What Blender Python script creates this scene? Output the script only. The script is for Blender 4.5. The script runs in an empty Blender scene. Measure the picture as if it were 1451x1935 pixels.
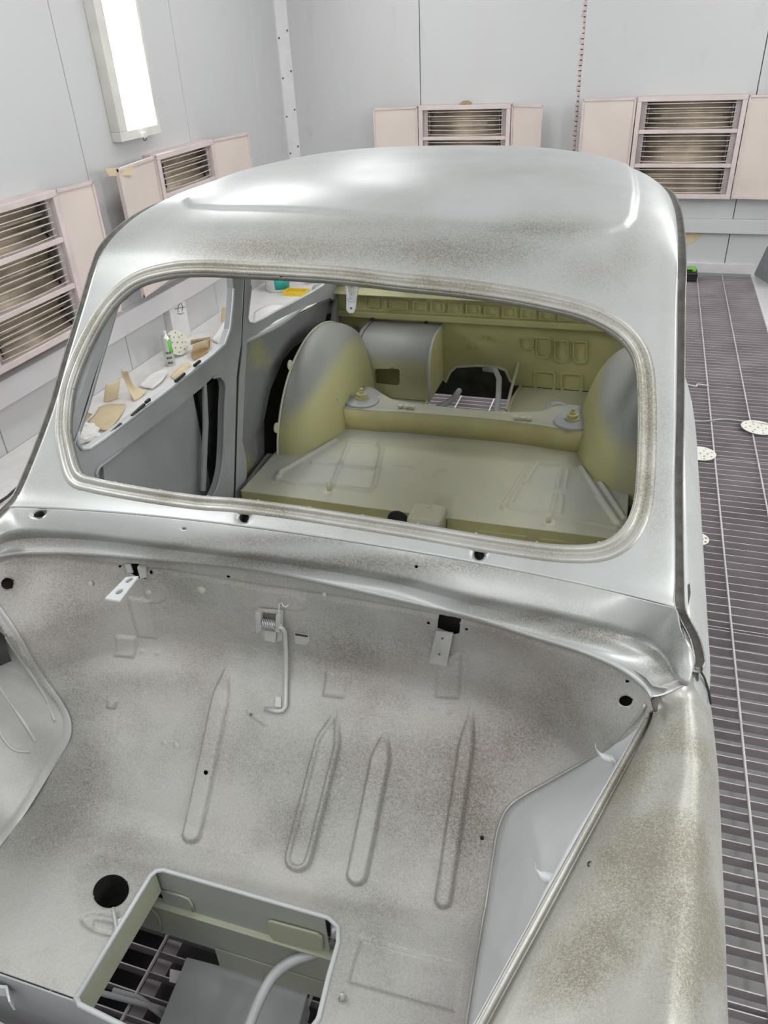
import bpy, math, random
import numpy as np
from mathutils import Matrix, Vector, noise as mnoise
from mathutils.geometry import tessellate_polygon
random.seed(7); rng = np.random.RandomState(5)
D = bpy.data; col = bpy.context.scene.collection; sc = bpy.context.scene

# ------------------------------------------------------------------ camera
W_, H_, F_ = 1451., 1935., 1453.
PPX, PPY, HCAM = 725.5, 967.5, 1.9
_d = np.array([844-PPX, 3265-PPY, F_]); _d /= np.linalg.norm(_d)
_y = np.array([1268-PPX, 15-PPY, F_]); _y -= _d*(_y@_d); _y /= np.linalg.norm(_y)
_x = -np.cross(_y, _d)
R_ = np.array([_x, _y, -_d])            # camera (right, down, forward) -> world
cam_d = D.cameras.new('camera'); cam = D.objects.new('camera', cam_d); col.objects.link(cam)
M = Matrix.Identity(4)
for i in range(3):
    M[i][0] = R_[i][0]; M[i][1] = -R_[i][1]; M[i][2] = -R_[i][2]
M[2][3] = HCAM
cam.matrix_world = M
cam_d.sensor_fit = 'HORIZONTAL'; cam_d.sensor_width = 36; cam_d.lens = 36*F_/W_; cam_d.clip_start = .02
sc.camera = cam
# ------------------------------------------------------------------ world, exposure
sc.view_settings.view_transform = 'Standard'; sc.view_settings.look = 'None'
sc.view_settings.gamma = 1; sc.view_settings.use_curve_mapping = False
sc.view_settings.exposure = 0.27
w = D.worlds.new('world'); sc.world = w; w.use_nodes = True
w.node_tree.nodes['Background'].inputs[0].default_value = (.75, .8, .85, 1)
w.node_tree.nodes['Background'].inputs[1].default_value = .2
LAMP = 15.0      # strength of the booth's tube lamps
XL, XR, YB, YF, ZC = -3.18, 2.2, 7.172, -1.6, 3.1
def area(name, loc, rot, sx, sy, power):
    l = D.lights.new(name, 'AREA'); l.shape = 'RECTANGLE'; l.size = sx; l.size_y = sy; l.energy = power
    l.color = (.985, .995, 1.0)
    o = D.objects.new(name, l); col.objects.link(o); o.location = loc; o.rotation_euler = rot
    return o
for (x, y) in ((-1.9, .6), (-1.9, 3.2), (-1.9, 5.6), (.9, .9), (.9, 3.2), (.9, 5.6)):
    area('unseen_ceiling_light', (x, y, ZC-.06), (0, 0, 0), .35, 1.5, 13)
for x in (-1.3, .3): area('unseen_ceiling_light', (x, -1.0, ZC-.06), (.35, 0, 0), 1.3, .4, 8)  # added unseen lights behind the camera, brightening the cabin through the windscreen

# ------------------------------------------------------------------ pixel helpers
def ray(px, py): return R_ @ np.array([px-PPX, py-PPY, F_])
def at(px, py, X=None, Y=None, Z=None):
    r = ray(px, py)
    t = X/r[0] if X is not None else Y/r[1] if Y is not None else (Z-HCAM)/r[2]
    return r*t + np.array([0, 0, HCAM])
def pj(P):
    P = np.asarray(P, float); c = (P - np.array([0, 0, HCAM])) @ R_
    return np.stack([c[..., 0]/c[..., 2]*F_+PPX, c[..., 1]/c[..., 2]*F_+PPY], -1)
def surf(px, py, F, t0=.3, t1=9, n=300):
    r = ray(px, py); r = r/np.linalg.norm(r); o = np.array([0, 0, HCAM])
    ts = np.linspace(t0, t1, n); f0 = F(o+r*ts[0])
    for i in range(1, n):
        f1 = F(o+r*ts[i])
        if f0*f1 <= 0:
            a, b = ts[i-1], ts[i]; fa = f0
            for _ in range(30):
                m = (a+b)/2; fm = F(o+r*m)
                if fa*fm <= 0: b = m
                else: a, fa = m, fm
            return o+r*a
        f0 = f1
    return o+r*ts[-1]
def ss(x): x = np.clip(x, 0, 1); return x*x*(3-2*x)
def cr_curve(pts, n, closed=False):
    """Catmull-Rom through pts, n samples evenly spaced in length"""
    P = np.asarray(pts, float); m = len(P); out = []
    segs = m if closed else m-1
    for i in range(segs):
        g = (lambda k: P[k % m]) if closed else (lambda k: P[min(max(k, 0), m-1)])
        p0, p1, p2, p3 = g(i-1), g(i), g(i+1), g(i+2)
        for t in np.linspace(0, 1, 12, endpoint=False):
            out.append(.5*(2*p1+(p2-p0)*t+(2*p0-5*p1+4*p2-p3)*t*t+(3*p1-p0-3*p2+p3)*t**3))
    out.append(P[0] if closed else P[-1]); out = np.array(out)
    L = np.r_[0, np.cumsum(np.linalg.norm(np.diff(out, axis=0), axis=1))]
    s = np.linspace(0, L[-1], n, endpoint=not closed)
    return np.stack([np.interp(s, L, out[:, k]) for k in range(out.shape[1])], 1)

# ------------------------------------------------------------------ materials
def nodemat(name):
    m = D.materials.new(name); m.use_nodes = True
    nt = m.node_tree; b = nt.nodes['Principled BSDF']; return m, nt, b
def N(nt, t, **k):
    n = nt.nodes.new(t)
    for a, v in k.items():
        if a in n.inputs: n.inputs[a].default_value = v
        else: setattr(n, a, v)
    return n
def L(nt, a, b): nt.links.new(a, b)
def rgba(c): return (c[0], c[1], c[2], 1)
def mix(nt, fac, a, b):
    m = N(nt, 'ShaderNodeMix', data_type='RGBA')
    for s, v in ((m.inputs[0], fac), (m.inputs[6], a), (m.inputs[7], b)):
        if hasattr(v, 'is_output'): L(nt, v, s)
        else: s.default_value = v if isinstance(v, float) else rgba(v)
    return m.outputs[2]
def ramp(nt, src, a, b):
    r = N(nt, 'ShaderNodeMapRange'); L(nt, src, r.inputs[0])
    r.inputs[1].default_value = a; r.inputs[2].default_value = b; return r.outputs[0]
def math_(nt, op, a, b):
    m = N(nt, 'ShaderNodeMath', operation=op)
    for s, v in ((m.inputs[0], a), (m.inputs[1], b)):
        if hasattr(v, 'is_output'): L(nt, v, s)
        else: s.default_value = v
    return m.outputs[0]
def noise(nt, scale, detail=3, rough=.5, vec=None):
    n = N(nt, 'ShaderNodeTexNoise'); n.inputs['Scale'].default_value = scale
    n.inputs['Detail'].default_value = detail; n.inputs['Roughness'].default_value = rough
    if vec is None:
        g = N(nt, 'ShaderNodeNewGeometry'); vec = g.outputs['Position']
    L(nt, vec, n.inputs['Vector']); return n.outputs['Fac']
def bump(nt, b, h, strength=.2, dist=.002):
    n = N(nt, 'ShaderNodeBump'); n.inputs['Strength'].default_value = strength; n.inputs['Distance'].default_value = dist
    L(nt, h, n.inputs['Height']); L(nt, n.outputs[0], b.inputs['Normal'])
_cache = {}
def flat(name, c, rough=.6, metal=0., var=.12, scale=12, bmp=0., spec=None):
    if name in _cache: return _cache[name]
    m, nt, b = nodemat(name); f = noise(nt, scale, 4)
    L(nt, mix(nt, ramp(nt, f, .3, .7), [v*(1-var) for v in c], [min(1, v*(1+var)) for v in c]), b.inputs['Base Color'])
    b.inputs['Roughness'].default_value = rough; b.inputs['Metallic'].default_value = metal
    if spec is not None: b.inputs['Specular IOR Level'].default_value = spec
    if bmp: bump(nt, b, noise(nt, scale*8, 3), bmp)
    _cache[name] = m; return m
def primer(name, light, dust, tint, base_dust=.25, metal=.5, rough=.30, speck=520):
    """pale primer under a speckled guide coat; 'dust' attribute says how much guide coat lies there"""
    m, nt, b = nodemat(name)
    at_ = N(nt, 'ShaderNodeAttribute', attribute_name='dust')
    big = noise(nt, 5.5, 3, .55); fine = noise(nt, speck, 2, .6); fine2 = noise(nt, speck*.42, 2, .6)
    amt = math_(nt, 'ADD', math_(nt, 'MULTIPLY', at_.outputs['Fac'], .85), math_(nt, 'MULTIPLY', ramp(nt, big, .40, .72), base_dust))
    sp = math_(nt, 'ADD', math_(nt, 'MULTIPLY', ramp(nt, fine, .33, .67), .65), math_(nt, 'MULTIPLY', ramp(nt, fine2, .33, .67), .35))
    fac = math_(nt, 'MULTIPLY', amt, math_(nt, 'ADD', math_(nt, 'MULTIPLY', sp, .95), .35))
    fac = math_(nt, 'MINIMUM', fac, 1.0)
    dustc = mix(nt, ramp(nt, noise(nt, 3.1, 2), .42, .62), dust, tint)
    c = mix(nt, fac, light, dustc)
    L(nt, c, b.inputs['Base Color'])
    b.inputs['Metallic'].default_value = metal
    r = N(nt, 'ShaderNodeMapRange'); L(nt, fac, r.inputs[0]); r.inputs[3].default_value = rough; r.inputs[4].default_value = min(1, rough+.3)
    L(nt, r.outputs[0], b.inputs['Roughness'])
    bump(nt, b, fine, .08, .0006)
    return m
def two_tone(name, a, c, rough=.55, scale=5, speck=.1):
    """'dust' attribute mixes colour a (0) and c (1): overspray of one paint on another"""
    m, nt, b = nodemat(name)
    at_ = N(nt, 'ShaderNodeAttribute', attribute_name='dust')
    f = math_(nt, 'ADD', at_.outputs['Fac'], math_(nt, 'MULTIPLY', math_(nt, 'SUBTRACT', noise(nt, scale, 5), .5), .55))
    cc = mix(nt, ramp(nt, f, .25, .75), a, c)
    cc = mix(nt, math_(nt, 'MULTIPLY', ramp(nt, noise(nt, 300, 2), .5, .7), speck), cc, (.1, .1, .09))
    L(nt, cc, b.inputs['Base Color']); b.inputs['Roughness'].default_value = rough; b.inputs['Metallic'].default_value = .1
    return m
PRIMER = primer('pale grey primer with speckled guide coat', (.52, .54, .53), (.19, .18, .145), (.22, .195, .15), metal=.4)
BAYPR = primer('rough primer with guide coat', (.57, .57, .54), (.20, .19, .16), (.25, .20, .172), base_dust=.38, metal=.3, rough=.42, speck=480)
FENDPR = primer('fender primer with guide coat', (.52, .52, .485), (.24, .22, .17), (.25, .222, .172), base_dust=.8, metal=.5, rough=.29)
GREY = flat('matt grey primer', (.42, .43, .435), .5, .1, .10, 6)
LGREY = flat('light grey primer', (.60, .62, .625), .5, .15, .08, 6)
RUBBER = flat('dark gutter sealant', (.075, .07, .06), .5, .2, .35, 60, .3)
PAINT_IN = two_tone('olive primer under grey overspray', (.50, .475, .235), (.36, .365, .33))
OLIVE = flat('olive green primer', (.52, .49, .23), .55, .05, .10, 7)
DARK = flat('dark cavity colour with shade', (.035, .034, .03), .8, 0, .4, 20)  # near black; stands in for shade in holes, gaps and behind panels
FOAM, _nt, _b = nodemat('sprayed sound deadener')
_f = noise(_nt, 60, 5, .7); _g = noise(_nt, 7, 3)
L(_nt, mix(_nt, ramp(_nt, _g, .50, .68), (.27, .275, .27), (.38, .37, .19)), _b.inputs['Base Color'])
_b.inputs['Roughness'].default_value = .6; bump(_nt, _b, _f, .9, .012)
# booth
def wallmat(name, c, stain):
    m, nt, b = nodemat(name)
    g = N(nt, 'ShaderNodeNewGeometry')
    mp = N(nt, 'ShaderNodeMapping'); mp.inputs['Scale'].default_value = (1, 1, .35); L(nt, g.outputs['Position'], mp.inputs[0])
    f = noise(nt, 1.3, 5, .6, mp.outputs[0]); f2 = noise(nt, 4, 6, .65, mp.outputs[0])
    cc = mix(nt, math_(nt, 'MULTIPLY', ramp(nt, f, .5, .75), .6), c, stain)
    cc = mix(nt, math_(nt, 'MULTIPLY', ramp(nt, f2, .62, .8), .35), cc, (.42, .38, .37))
    L(nt, cc, b.inputs['Base Color']); b.inputs['Roughness'].default_value = .42
    return m
WALL = wallmat('booth wall panel paint', (.60, .605, .605), (.61, .575, .575))
WHITE = flat('white painted steel', (.72, .71, .71), .45, 0, .06, 9)
SEAM = flat('dark seam sealant', (.22, .19, .18), .8, 0, .4, 30)
PINK = flat('pinkish overspray on steel', (.60, .48, .46), .5, 0, .14, 6)
DOORM = flat('cream heater shutter paint', (.70, .61, .55), .5, 0, .05, 3)
FRAMEM = flat('pale pink heater frame paint', (.67, .575, .55), .5, 0, .08, 6)
REFL = flat('dusty reflector metal', (.44, .37, .28), .5, .45, .35, 5)
REFLD = flat('sooty bracket metal and shade fill', (.16, .14, .13), .6, .3, .3, 30)
PLATE = flat('greyed pink end plate', (.40, .35, .34), .5, .1, .12, 8)
ROD = flat('dusty guard rod', (.62, .57, .54), .5, .1, .1, 30)
PAPER = flat('white masking paper', (.78, .76, .74), .7, 0, .07, 6, .5)
SLAT = flat('mauve overspray grating steel', (.34, .295, .31), .6, 0, .22, 4)
SLATT = flat('pale grating bar', (.56, .52, .52), .6, 0, .12, 9)
FILTER = flat('pit filter mat', (.36, .36, .35), .9, 0, .12, 3)
CARD = flat('cream cardboard', (.66, .55, .35), .7, 0, .09, 8)
CARD2 = flat('brown card edge', (.42, .28, .14), .8, 0, .15, 8)
BLACK = flat('black plastic', (.02, .02, .022), .4, 0, .1)
GREEN = flat('bright green print', (.15, .55, .05), .4, 0, .05)
TEAL = flat('teal label', (.02, .38, .34), .35, 0, .05)
YELLOW = flat('yellow plastic', (.80, .58, .04), .35, 0, .06)
PLASW = flat('white plastic', (.70, .70, .68), .35, 0, .06)
DISC = flat('perforated sanding disc', (.72, .70, .62), .7, 0, .05, 20)
def emit(name, c, s):
    m, nt, b = nodemat(name); b.inputs['Base Color'].default_value = rgba(c)
    b.inputs['Emission Color'].default_value = rgba(c); b.inputs['Emission Strength'].default_value = s; return m
TUBE = emit('lit lamp diffuser', (.96, .99, 1.0), LAMP)

# ------------------------------------------------------------------ object helpers
wloc = {}
def empty(name, loc, label=None, cat=None, group=None, kind=None):
    o = D.objects.new(name, None); col.objects.link(o); o.location = loc; o.empty_display_size = .1
    wloc[o] = np.array(loc, float); tag(o, label, cat, group, kind); return o
def tag(o, label=None, cat=None, group=None, kind=None):
    for k, v in (('label', label), ('category', cat), ('group', group), ('kind', kind)):
        if v: o[k] = v
    return o
def mesh(name, V, Fc, mat, parent=None, smooth=False, attr=None, loc=None):
    """world-space vertices -> one object"""
    V = np.asarray(V, float); o0 = wloc[parent] if parent is not None else np.zeros(3)
    if loc is None: loc = (V.min(0)+V.max(0))/2; loc = np.array([loc[0], loc[1], V[:, 2].min()])
    loc = np.asarray(loc, float)
    me = D.meshes.new(name)
    if isinstance(Fc, np.ndarray) and Fc.shape[1] == 4:
        nf = len(Fc); me.vertices.add(len(V)); me.vertices.foreach_set('co', (V-loc).astype(np.float32).ravel())
        me.loops.add(nf*4); me.loops.foreach_set('vertex_index', Fc.astype(np.int32).ravel())
        me.polygons.add(nf); me.polygons.foreach_set('loop_start', np.arange(0, nf*4, 4, dtype=np.int32))
        me.update(calc_edges=True)
    else:
        me.from_pydata([tuple(v) for v in (V-loc)], [], [tuple(int(i) for i in f) for f in Fc]); me.update()
    me.materials.append(mat)
    if smooth: me.polygons.foreach_set('use_smooth', [True]*len(me.polygons))
    if attr is not None:
        a = me.attributes.new('dust', 'FLOAT', 'POINT'); a.data.foreach_set('value', np.asarray(attr, np.float32))
    o = D.objects.new(name, me); col.objects.link(o); o.location = loc-o0
    if parent is not None: o.parent = parent
    wloc[o] = loc; return o
def solid(o, t, off=-1): m = o.modifiers.new('s', 'SOLIDIFY'); m.thickness = t; m.offset = off; return o
def bev(o, wd=.002, seg=2):
    m = o.modifiers.new('b', 'BEVEL'); m.width = wd; m.segments = seg; m.limit_method = 'ANGLE'; return o
BOXF = [(0, 1, 3, 2), (4, 6, 7, 5), (0, 4, 5, 1), (2, 3, 7, 6), (0, 2, 6, 4), (1, 5, 7, 3)]
def boxv(x0, x1, y0, y1, z0, z1): return [(x, y, z) for x in (x0, x1) for y in (y0, y1) for z in (z0, z1)]
def box(name, x0, x1, y0, y1, z0, z1, mat, parent=None, b=0.):
    x0, x1 = sorted((x0, x1)); y0, y1 = sorted((y0, y1)); z0, z1 = sorted((z0, z1))
    o = mesh(name, boxv(x0, x1, y0, y1, z0, z1), BOXF, mat, parent)
    if b: bev(o, b)
    return o
def join(parts):
    V, Fc = [], []
    for v, f in parts:
        k = len(V); V += [tuple(p) for p in v]; Fc += [tuple(i+k for i in q) for q in f]
    return V, Fc
def tubev(path, r, n=8, cap=True):
    P = np.asarray(path, float); V, Fc = [], []
    rr = r if hasattr(r, '__len__') else [r]*len(P)
    up = None
    for i in range(len(P)):
        t = P[min(i+1, len(P)-1)]-P[max(i-1, 0)]; t = t/(np.linalg.norm(t)+1e-12)
        if up is None:
            up = np.cross(t, [0, 0, 1.]) if abs(t[2]) < .9 else np.cross(t, [1., 0, 0])
        up = up-t*(up@t); up /= np.linalg.norm(up); s = np.cross(t, up)
        for k in range(n):
            a = 2*math.pi*k/n; V.append(P[i]+rr[i]*(math.cos(a)*up+math.sin(a)*s))
    for i in range(len(P)-1):
        for k in range(n):
            Fc.append((i*n+k, i*n+(k+1) % n, (i+1)*n+(k+1) % n, (i+1)*n+k))
    if cap: Fc += [tuple(range(n))[::-1], tuple((len(P)-1)*n+k for k in range(n))]
    return V, Fc
def tube(name, path, r, mat, parent=None, n=8): V, f = tubev(path, r, n); return mesh(name, V, f, mat, parent, True)
def lathe(name, prof, c, mat, parent=None, n=24, axis=(0, 0, 1)):
    a = np.array(axis, float); a /= np.linalg.norm(a)
    u = np.cross(a, [1, 0, 0]) if abs(a[0]) < .9 else np.cross(a, [0, 1, 0]); u /= np.linalg.norm(u); v = np.cross(a, u)
    V, Fc = [], []
    for (r, z) in prof:
        for k in range(n):
            t = 2*math.pi*k/n; V.append(np.array(c)+a*z+max(r, 1e-5)*(math.cos(t)*u+math.sin(t)*v))
    for i in range(len(prof)-1):
        for k in range(n): Fc.append((i*n+k, i*n+(k+1) % n, (i+1)*n+(k+1) % n, (i+1)*n+k))
    o = mesh(name, V, Fc, mat, parent, True)
    m = o.modifiers.new('e', 'EDGE_SPLIT'); m.split_angle = math.radians(40); return o
def prism(name, pts, d, mat, parent=None, holes=(), smooth=False):
    """polygon (3-D points) with holes, extruded along vector d"""
    loops = [[np.asarray(p, float) for p in pts]]+[[np.asarray(p, float) for p in h] for h in holes]
    V = [p for l in loops for p in l]; n = len(V); d = np.asarray(d, float)
    tris = tessellate_polygon([[Vector(p) for p in l] for l in loops])
    Fc = [tuple(t) for t in tris]+[tuple(i+n for i in t[::-1]) for t in tris]
    k = 0
    for l in loops:
        m = len(l)
        for i in range(m): Fc.append((k+i, k+(i+1) % m, n+k+(i+1) % m, n+k+i))
        k += m
    o = mesh(name, V+[p+d for p in V], Fc, mat, parent)
    import bmesh
    bm = bmesh.new(); bm.from_mesh(o.data); bmesh.ops.recalc_face_normals(bm, faces=bm.faces); bm.to_mesh(o.data); bm.free()
    return o
def loft(name, rows, mat, parent=None, n=80, m=None, attr=None, smooth=True):
    """rows: list of 3-D curves; resampled to n and joined smoothly into one sheet"""
    Rr = [cr_curve(r, n) for r in rows]
    if m: Rr = [np.array(c) for c in zip(*[cr_curve(np.array([r[i] for r in Rr]), m) for i in range(n)])]
    A = np.array(Rr); k, n = A.shape[:2]
    V = A.reshape(-1, 3); i, j = np.meshgrid(np.arange(k-1), np.arange(n-1), indexing='ij'); b = (i*n+j).ravel()
    Fc = np.stack([b, b+1, b+n+1, b+n], 1)
    return mesh(name, V, Fc, mat, parent, smooth, attr(V) if attr else None)
def circ(px, py, rx, ry=None, n=24, rot=0.):
    ry = ry or rx; o = []
    for k in range(n):
        a = 2*math.pi*k/n; x, y = rx*math.cos(a), ry*math.sin(a)
        o.append((px+x*math.cos(rot)-y*math.sin(rot), py+x*math.sin(rot)+y*math.cos(rot)))
    return o
def seg_dist(Q, poly, closed=True):
    """distance and nearest point from Q (n,2) to polyline"""
    Pn = np.asarray(poly, float); best = np.full(len(Q), 1e9); near = np.zeros_like(Q)
    for i in range(len(Pn) if closed else len(Pn)-1):
        a, b = Pn[i], Pn[(i+1) % len(Pn)]; ab = b-a
        t = np.clip(((Q-a)@ab)/(ab@ab+1e-18), 0, 1); pt = a+t[:, None]*ab
        dd = np.linalg.norm(Q-pt, axis=1); m = dd < best; best[m] = dd[m]; near[m] = pt[m]
    return best, near
def inside(Q, poly):
    Pn = np.asarray(poly, float); r = np.zeros(len(Q), bool); x, y = Q[:, 0], Q[:, 1]
    for i in range(len(Pn)):
        (x1, y1), (x2, y2) = Pn[i], Pn[(i+1) % len(Pn)]
        c = ((y1 > y) != (y2 > y)) & (x < (x2-x1)*(y-y1)/(y2-y1+1e-18)+x1); r ^= c
    return r
class Sheet:
    """dense sheet over parameters (a,b) in metres; holes cut along true outlines, relief added along the normal"""
    def __init__(s, fn, a0, a1, b0, b1, cell):
        s.fn = fn; s.cell = cell; s.box = (a0, a1, b0, b1)
        s.na = int((a1-a0)/cell)+1; s.nb = int((b1-b0)/cell)+1
        A, B = np.meshgrid(np.linspace(a0, a1, s.na), np.linspace(b0, b1, s.nb), indexing='ij')
        s.Q = np.stack([A.ravel(), B.ravel()], 1); s.holes = []; s.h = np.zeros(len(s.Q)); s.edge = 0.
        q = s.Q[::37]; s.cq = q; s.cp = pj(fn(q))
    def inv(s, px, py):
        t = np.array([px, py], float); q = s.cq[np.argmin(((s.cp-t)**2).sum(1))].copy()
        for _ in range(12):
            e = 1e-4; f = pj(s.fn(np.array([q, q+[e, 0], q+[0, e]])))
            J = np.stack([(f[1]-f[0])/e, (f[2]-f[0])/e], 1)
            st = np.linalg.lstsq(J, t-f[0], rcond=1e-6)[0]; q = q+np.clip(st, -.08, .08)
            q[0] = min(max(q[0], s.box[0]), s.box[1]-2e-4); q[1] = min(max(q[1], s.box[2]), s.box[3]-2e-4)
        return q
    def loop(s, pts): return np.array([s.inv(*p) for p in pts])
    def hole(s, lp):
        lo, hi = lp.min(0)-.02, lp.max(0)+.02
        idx = np.where(((s.Q > lo) & (s.Q < hi)).all(1))[0]
        dd, nr = seg_dist(s.Q[idx], lp); m = dd < s.cell*.62
        s.Q[idx[m]] = nr[m]; s.holes.append(lp)
    def sd(s, lp, closed=True, pad=.1):
        lo, hi = lp.min(0)-pad, lp.max(0)+pad
        idx = np.where(((s.Q > lo) & (s.Q < hi)).all(1))[0]
        dd, _ = seg_dist(s.Q[idx], lp, closed)
        if closed: dd = np.where(inside(s.Q[idx], lp), -dd, dd)
        return idx, dd
    def emboss(s, lp, h, edge=.005):
        i, dd = s.sd(lp); s.h[i] += h*ss(.5-dd/edge)
    def groove(s, pts, h, wd): i, dd = s.sd(pts, False); s.h[i] += h*ss(1-dd/wd)
    def rib(s, a, b, wd, h, edge=.007, inner=0, taper=False):
        a, b = np.array(a), np.array(b); i, dd = s.sd(np.array([a, b]), False)
        t = np.clip(((s.Q[i]-a)@(b-a))/((b-a)@(b-a)), 0, 1)
        k = ss(t*5) if taper else 1
        wl = wd*(.35+.65*ss(t*4)) if taper else wd
        s.h[i] += h*k*ss((wl-dd)/edge)
        if inner: s.h[i] -= inner*h*ss((wl-edge*1.3-dd)/edge)
    def slope(s):
        H = s.h.reshape(s.na, s.nb); g = np.hypot(*np.gradient(H, s.cell)); return np.clip(g/1.6, 0, 1).ravel()
    def build(s, name, mat, parent, attr=None, dele=None):
        P = s.fn(s.Q); G = P.reshape(s.na, s.nb, 3)
        du = np.gradient(G, axis=0); dv = np.gradient(G, axis=1); n = np.cross(du, dv); n /= np.linalg.norm(n, axis=2, keepdims=True)+1e-12
        n = n.reshape(-1, 3)
        cpos = np.array([0, 0, HCAM]); sg = np.sign(((cpos-P)*n).sum(1)).mean()
        P = P+n*(1 if sg > 0 else -1)*s.h[:, None]
        i, j = np.meshgrid(np.arange(s.na-1), np.arange(s.nb-1), indexing='ij'); b = (i*s.nb+j).ravel()
        Fc = np.stack([b, b+1, b+s.nb+1, b+s.nb], 1)
        c = s.Q[Fc].mean(1); keep = np.ones(len(Fc), bool)
        for lp in s.holes: keep &= ~inside(c, lp)
        if dele is not None: keep &= ~dele(c)
        Fc = Fc[keep]; used = np.unique(Fc); mp = np.full(len(P), -1); mp[used] = np.arange(len(used))
        if sg < 0: Fc = Fc[:, ::-1]
        return mesh(name, P[used], mp[Fc], mat, parent, True, np.clip(attr(P[used])+(s.edge*s.slope())[used], 0, 1) if attr else None)
def blobs(lst, base=0.):
    """painted-on guide coat: soft patches given as (px,py,rx,ry,amount) measured where they lie on the metal"""
    def f(P):
        q = pj(P); r = np.full(len(P), base)
        for (x, y, rx, ry, a) in lst: r += a*np.exp(-((q[:, 0]-x)/rx)**2-((q[:, 1]-y)/ry)**2)
        return np.clip(r, 0, 1)
    return f

# ================================================================== BOOTH
# left wall: panels meeting at dark seams
wl = empty('wall_left', (XL, 3, 0), kind='structure')
ys = [YF, -.77, .47, 1.70, 2.94, 4.174, 5.41, 6.60, YB]
for a, b in zip(ys[:-1], ys[1:]):
    bev(box('wall_panel', XL-.06, XL, a+.003, b-.003, 0, ZC, WALL, wl), .003, 1)
box('wall_backing', XL-.08, XL-.06, YF, YB, 0, ZC, SEAM, wl)
wb = empty('wall_back', (-.5, YB, 0), kind='structure')
xs = [XL-.05, -1.941, -.622, .70, 2.02, XR+.05]
for a, b in zip(xs[:-1], xs[1:]):
    bev(box('wall_panel', a+.003, b-.003, YB, YB+.06, 0, ZC, WALL, wb), .003, 1)
box('wall_backing', XL, XR, YB+.06, YB+.08, 0, ZC, SEAM, wb)
wr = empty('wall_right', (XR, 3, 0), kind='structure')
ys2 = [YF, .1, 1.4, 2.7, 4.0, 5.3, 6.6, YB]
for a, b in zip(ys2[:-1], ys2[1:]):
    box('wall_panel', XR, XR+.06, a+.003, b-.003, 0, ZC, WALL, wr)
wf = box('wall_front', XL, XR, YF-.06, YF, 0, ZC, WALL); tag(wf, kind='structure')
ce = box('ceiling', XL-.06, XR+.06, YF-.06, YB+.06, ZC, ZC+.06, WHITE); tag(ce, kind='structure')
# corner cover strip with screws
ct = empty('trim_1', (XL+.05, YB-.05, .0), kind='structure')
V = [(XL, YB-.09, 0), (XL+.012, YB-.09, 0), (XL+.085, YB-.012, 0), (XL+.085, YB, 0), (XL, YB, 0)]
prism('corner_strip', V, (0, 0, ZC), WHITE, ct)
for z in np.arange(.95, 2.4, .3):
    for (x, y) in ((XL+.022, YB-.084), (XL+.078, YB-.024)):
        lathe('screw', [(0, .006), (.007, .004), (.009, 0)], (x, y, z+(.05 if x > XL+.05 else 0)), REFLD, ct, 8, (.7, -.7, 0))
# smeared sealant along one back seam
sl = empty('trim_2', (-.63, YB-.005, .5), kind='structure')
rs = random.Random(3)
for k in range(46):
    z = .45+k*.036; wdt = .006+.022*rs.random()**2
    prism('sealant_smear', [(-.628-wdt, YB-.001, z), (-.618, YB-.001, z-.004), (-.616, YB-.001, z+.04), (-.628-wdt*.5, YB-.001, z+.04)], (0, -.0015, 0), PINK, sl)
# rails
tr = box('trim_3', XL, XL+.075, YF, YB-.1, .275, .41, wallmat('pink dusted rail paint', (.60, .59, .60), (.62, .47, .49))); tag(tr, kind='structure'); bev(tr, .004)
tr = box('trim_4', XL, XR, YB-.05, YB, .325, .435, WALL); tag(tr, kind='structure'); bev(tr, .004)
tr = box('trim_5', XL, XR, YB-.04, YB, 0.0, .075, WHITE); tag(tr, kind='structure')
# upright below the left rail
po = empty('wall_post', (XL+.04, 5.12, 0), 'narrow white upright with a scribbled mark, fixed under the left wall rail', 'post')
y0 = surf(322, 618, lambda P: P[0]-(XL+.05))[1]
box('post_face', XL+.0, XL+.055, y0+.02, y0+.24, 0, .275, WHITE, po, .003)
def wallpt(px, py, X): return at(px, py, X=X)
for st in ([(341, 571), (337, 578), (336, 590)], [(341, 571), (345, 579), (344, 588)], [(331, 584), (338, 582), (350, 580)], [(335, 592), (340, 594), (347, 591)]):
    tube('pen_mark', [wallpt(x, y, XL+.0565) for x, y in st], .0022, BLACK, po, 5)
# side floors and grating
fl = empty('floor', (-.5, 3, 0), kind='structure')
GX0, GX1, GY0, GY1 = -1.95, .914, -.6, YB-.04
box('floor_board', XL, GX0, YF, YB, -.05, 0.0, PAPER, fl)
for a, b in ((YF, 1.6), (1.603, 3.2), (3.203, 4.9), (4.903, YB)):
    box('floor_board', GX1+.03, XR, a, b, -.05, 0.0, WHITE, fl)
box('grating_edge', GX1+.0, GX1+.035, GY0, YB, -.05, .004, WHITE, fl)
box('grating_edge', GX0-.035, GX0, GY0, YB, -.05, .004, WHITE, fl)
box('floor_slab', GX0, GX1, YF, GY0, -.05, 0, WHITE, fl)
PIT = -.115
for (a, b) in ((GX0, -1.45), (.10, GX1)): box('filter_mat', a, b, GY0, YB, PIT-.02, PIT, FILTER, fl)
PITM = flat('dark pit with painted shade', (.03, .028, .028), .95, 0, .3, 4)  # near-black colour paints in the shadow under the car
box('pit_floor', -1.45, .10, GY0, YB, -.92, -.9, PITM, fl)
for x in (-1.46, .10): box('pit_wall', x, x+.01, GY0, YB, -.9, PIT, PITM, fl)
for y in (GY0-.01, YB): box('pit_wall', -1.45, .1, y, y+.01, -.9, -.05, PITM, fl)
for x in (-.93, -.1): box('bearer', x, x+.04, GY0, YB, -.13, -.05, SLAT, fl)
for y in (.2, 2.36, 4.6): box('bearer', -1.45, .1, y, y+.04, -.13, -.06, SLAT, fl)
pitch = .0494; base = 1.033
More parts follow.
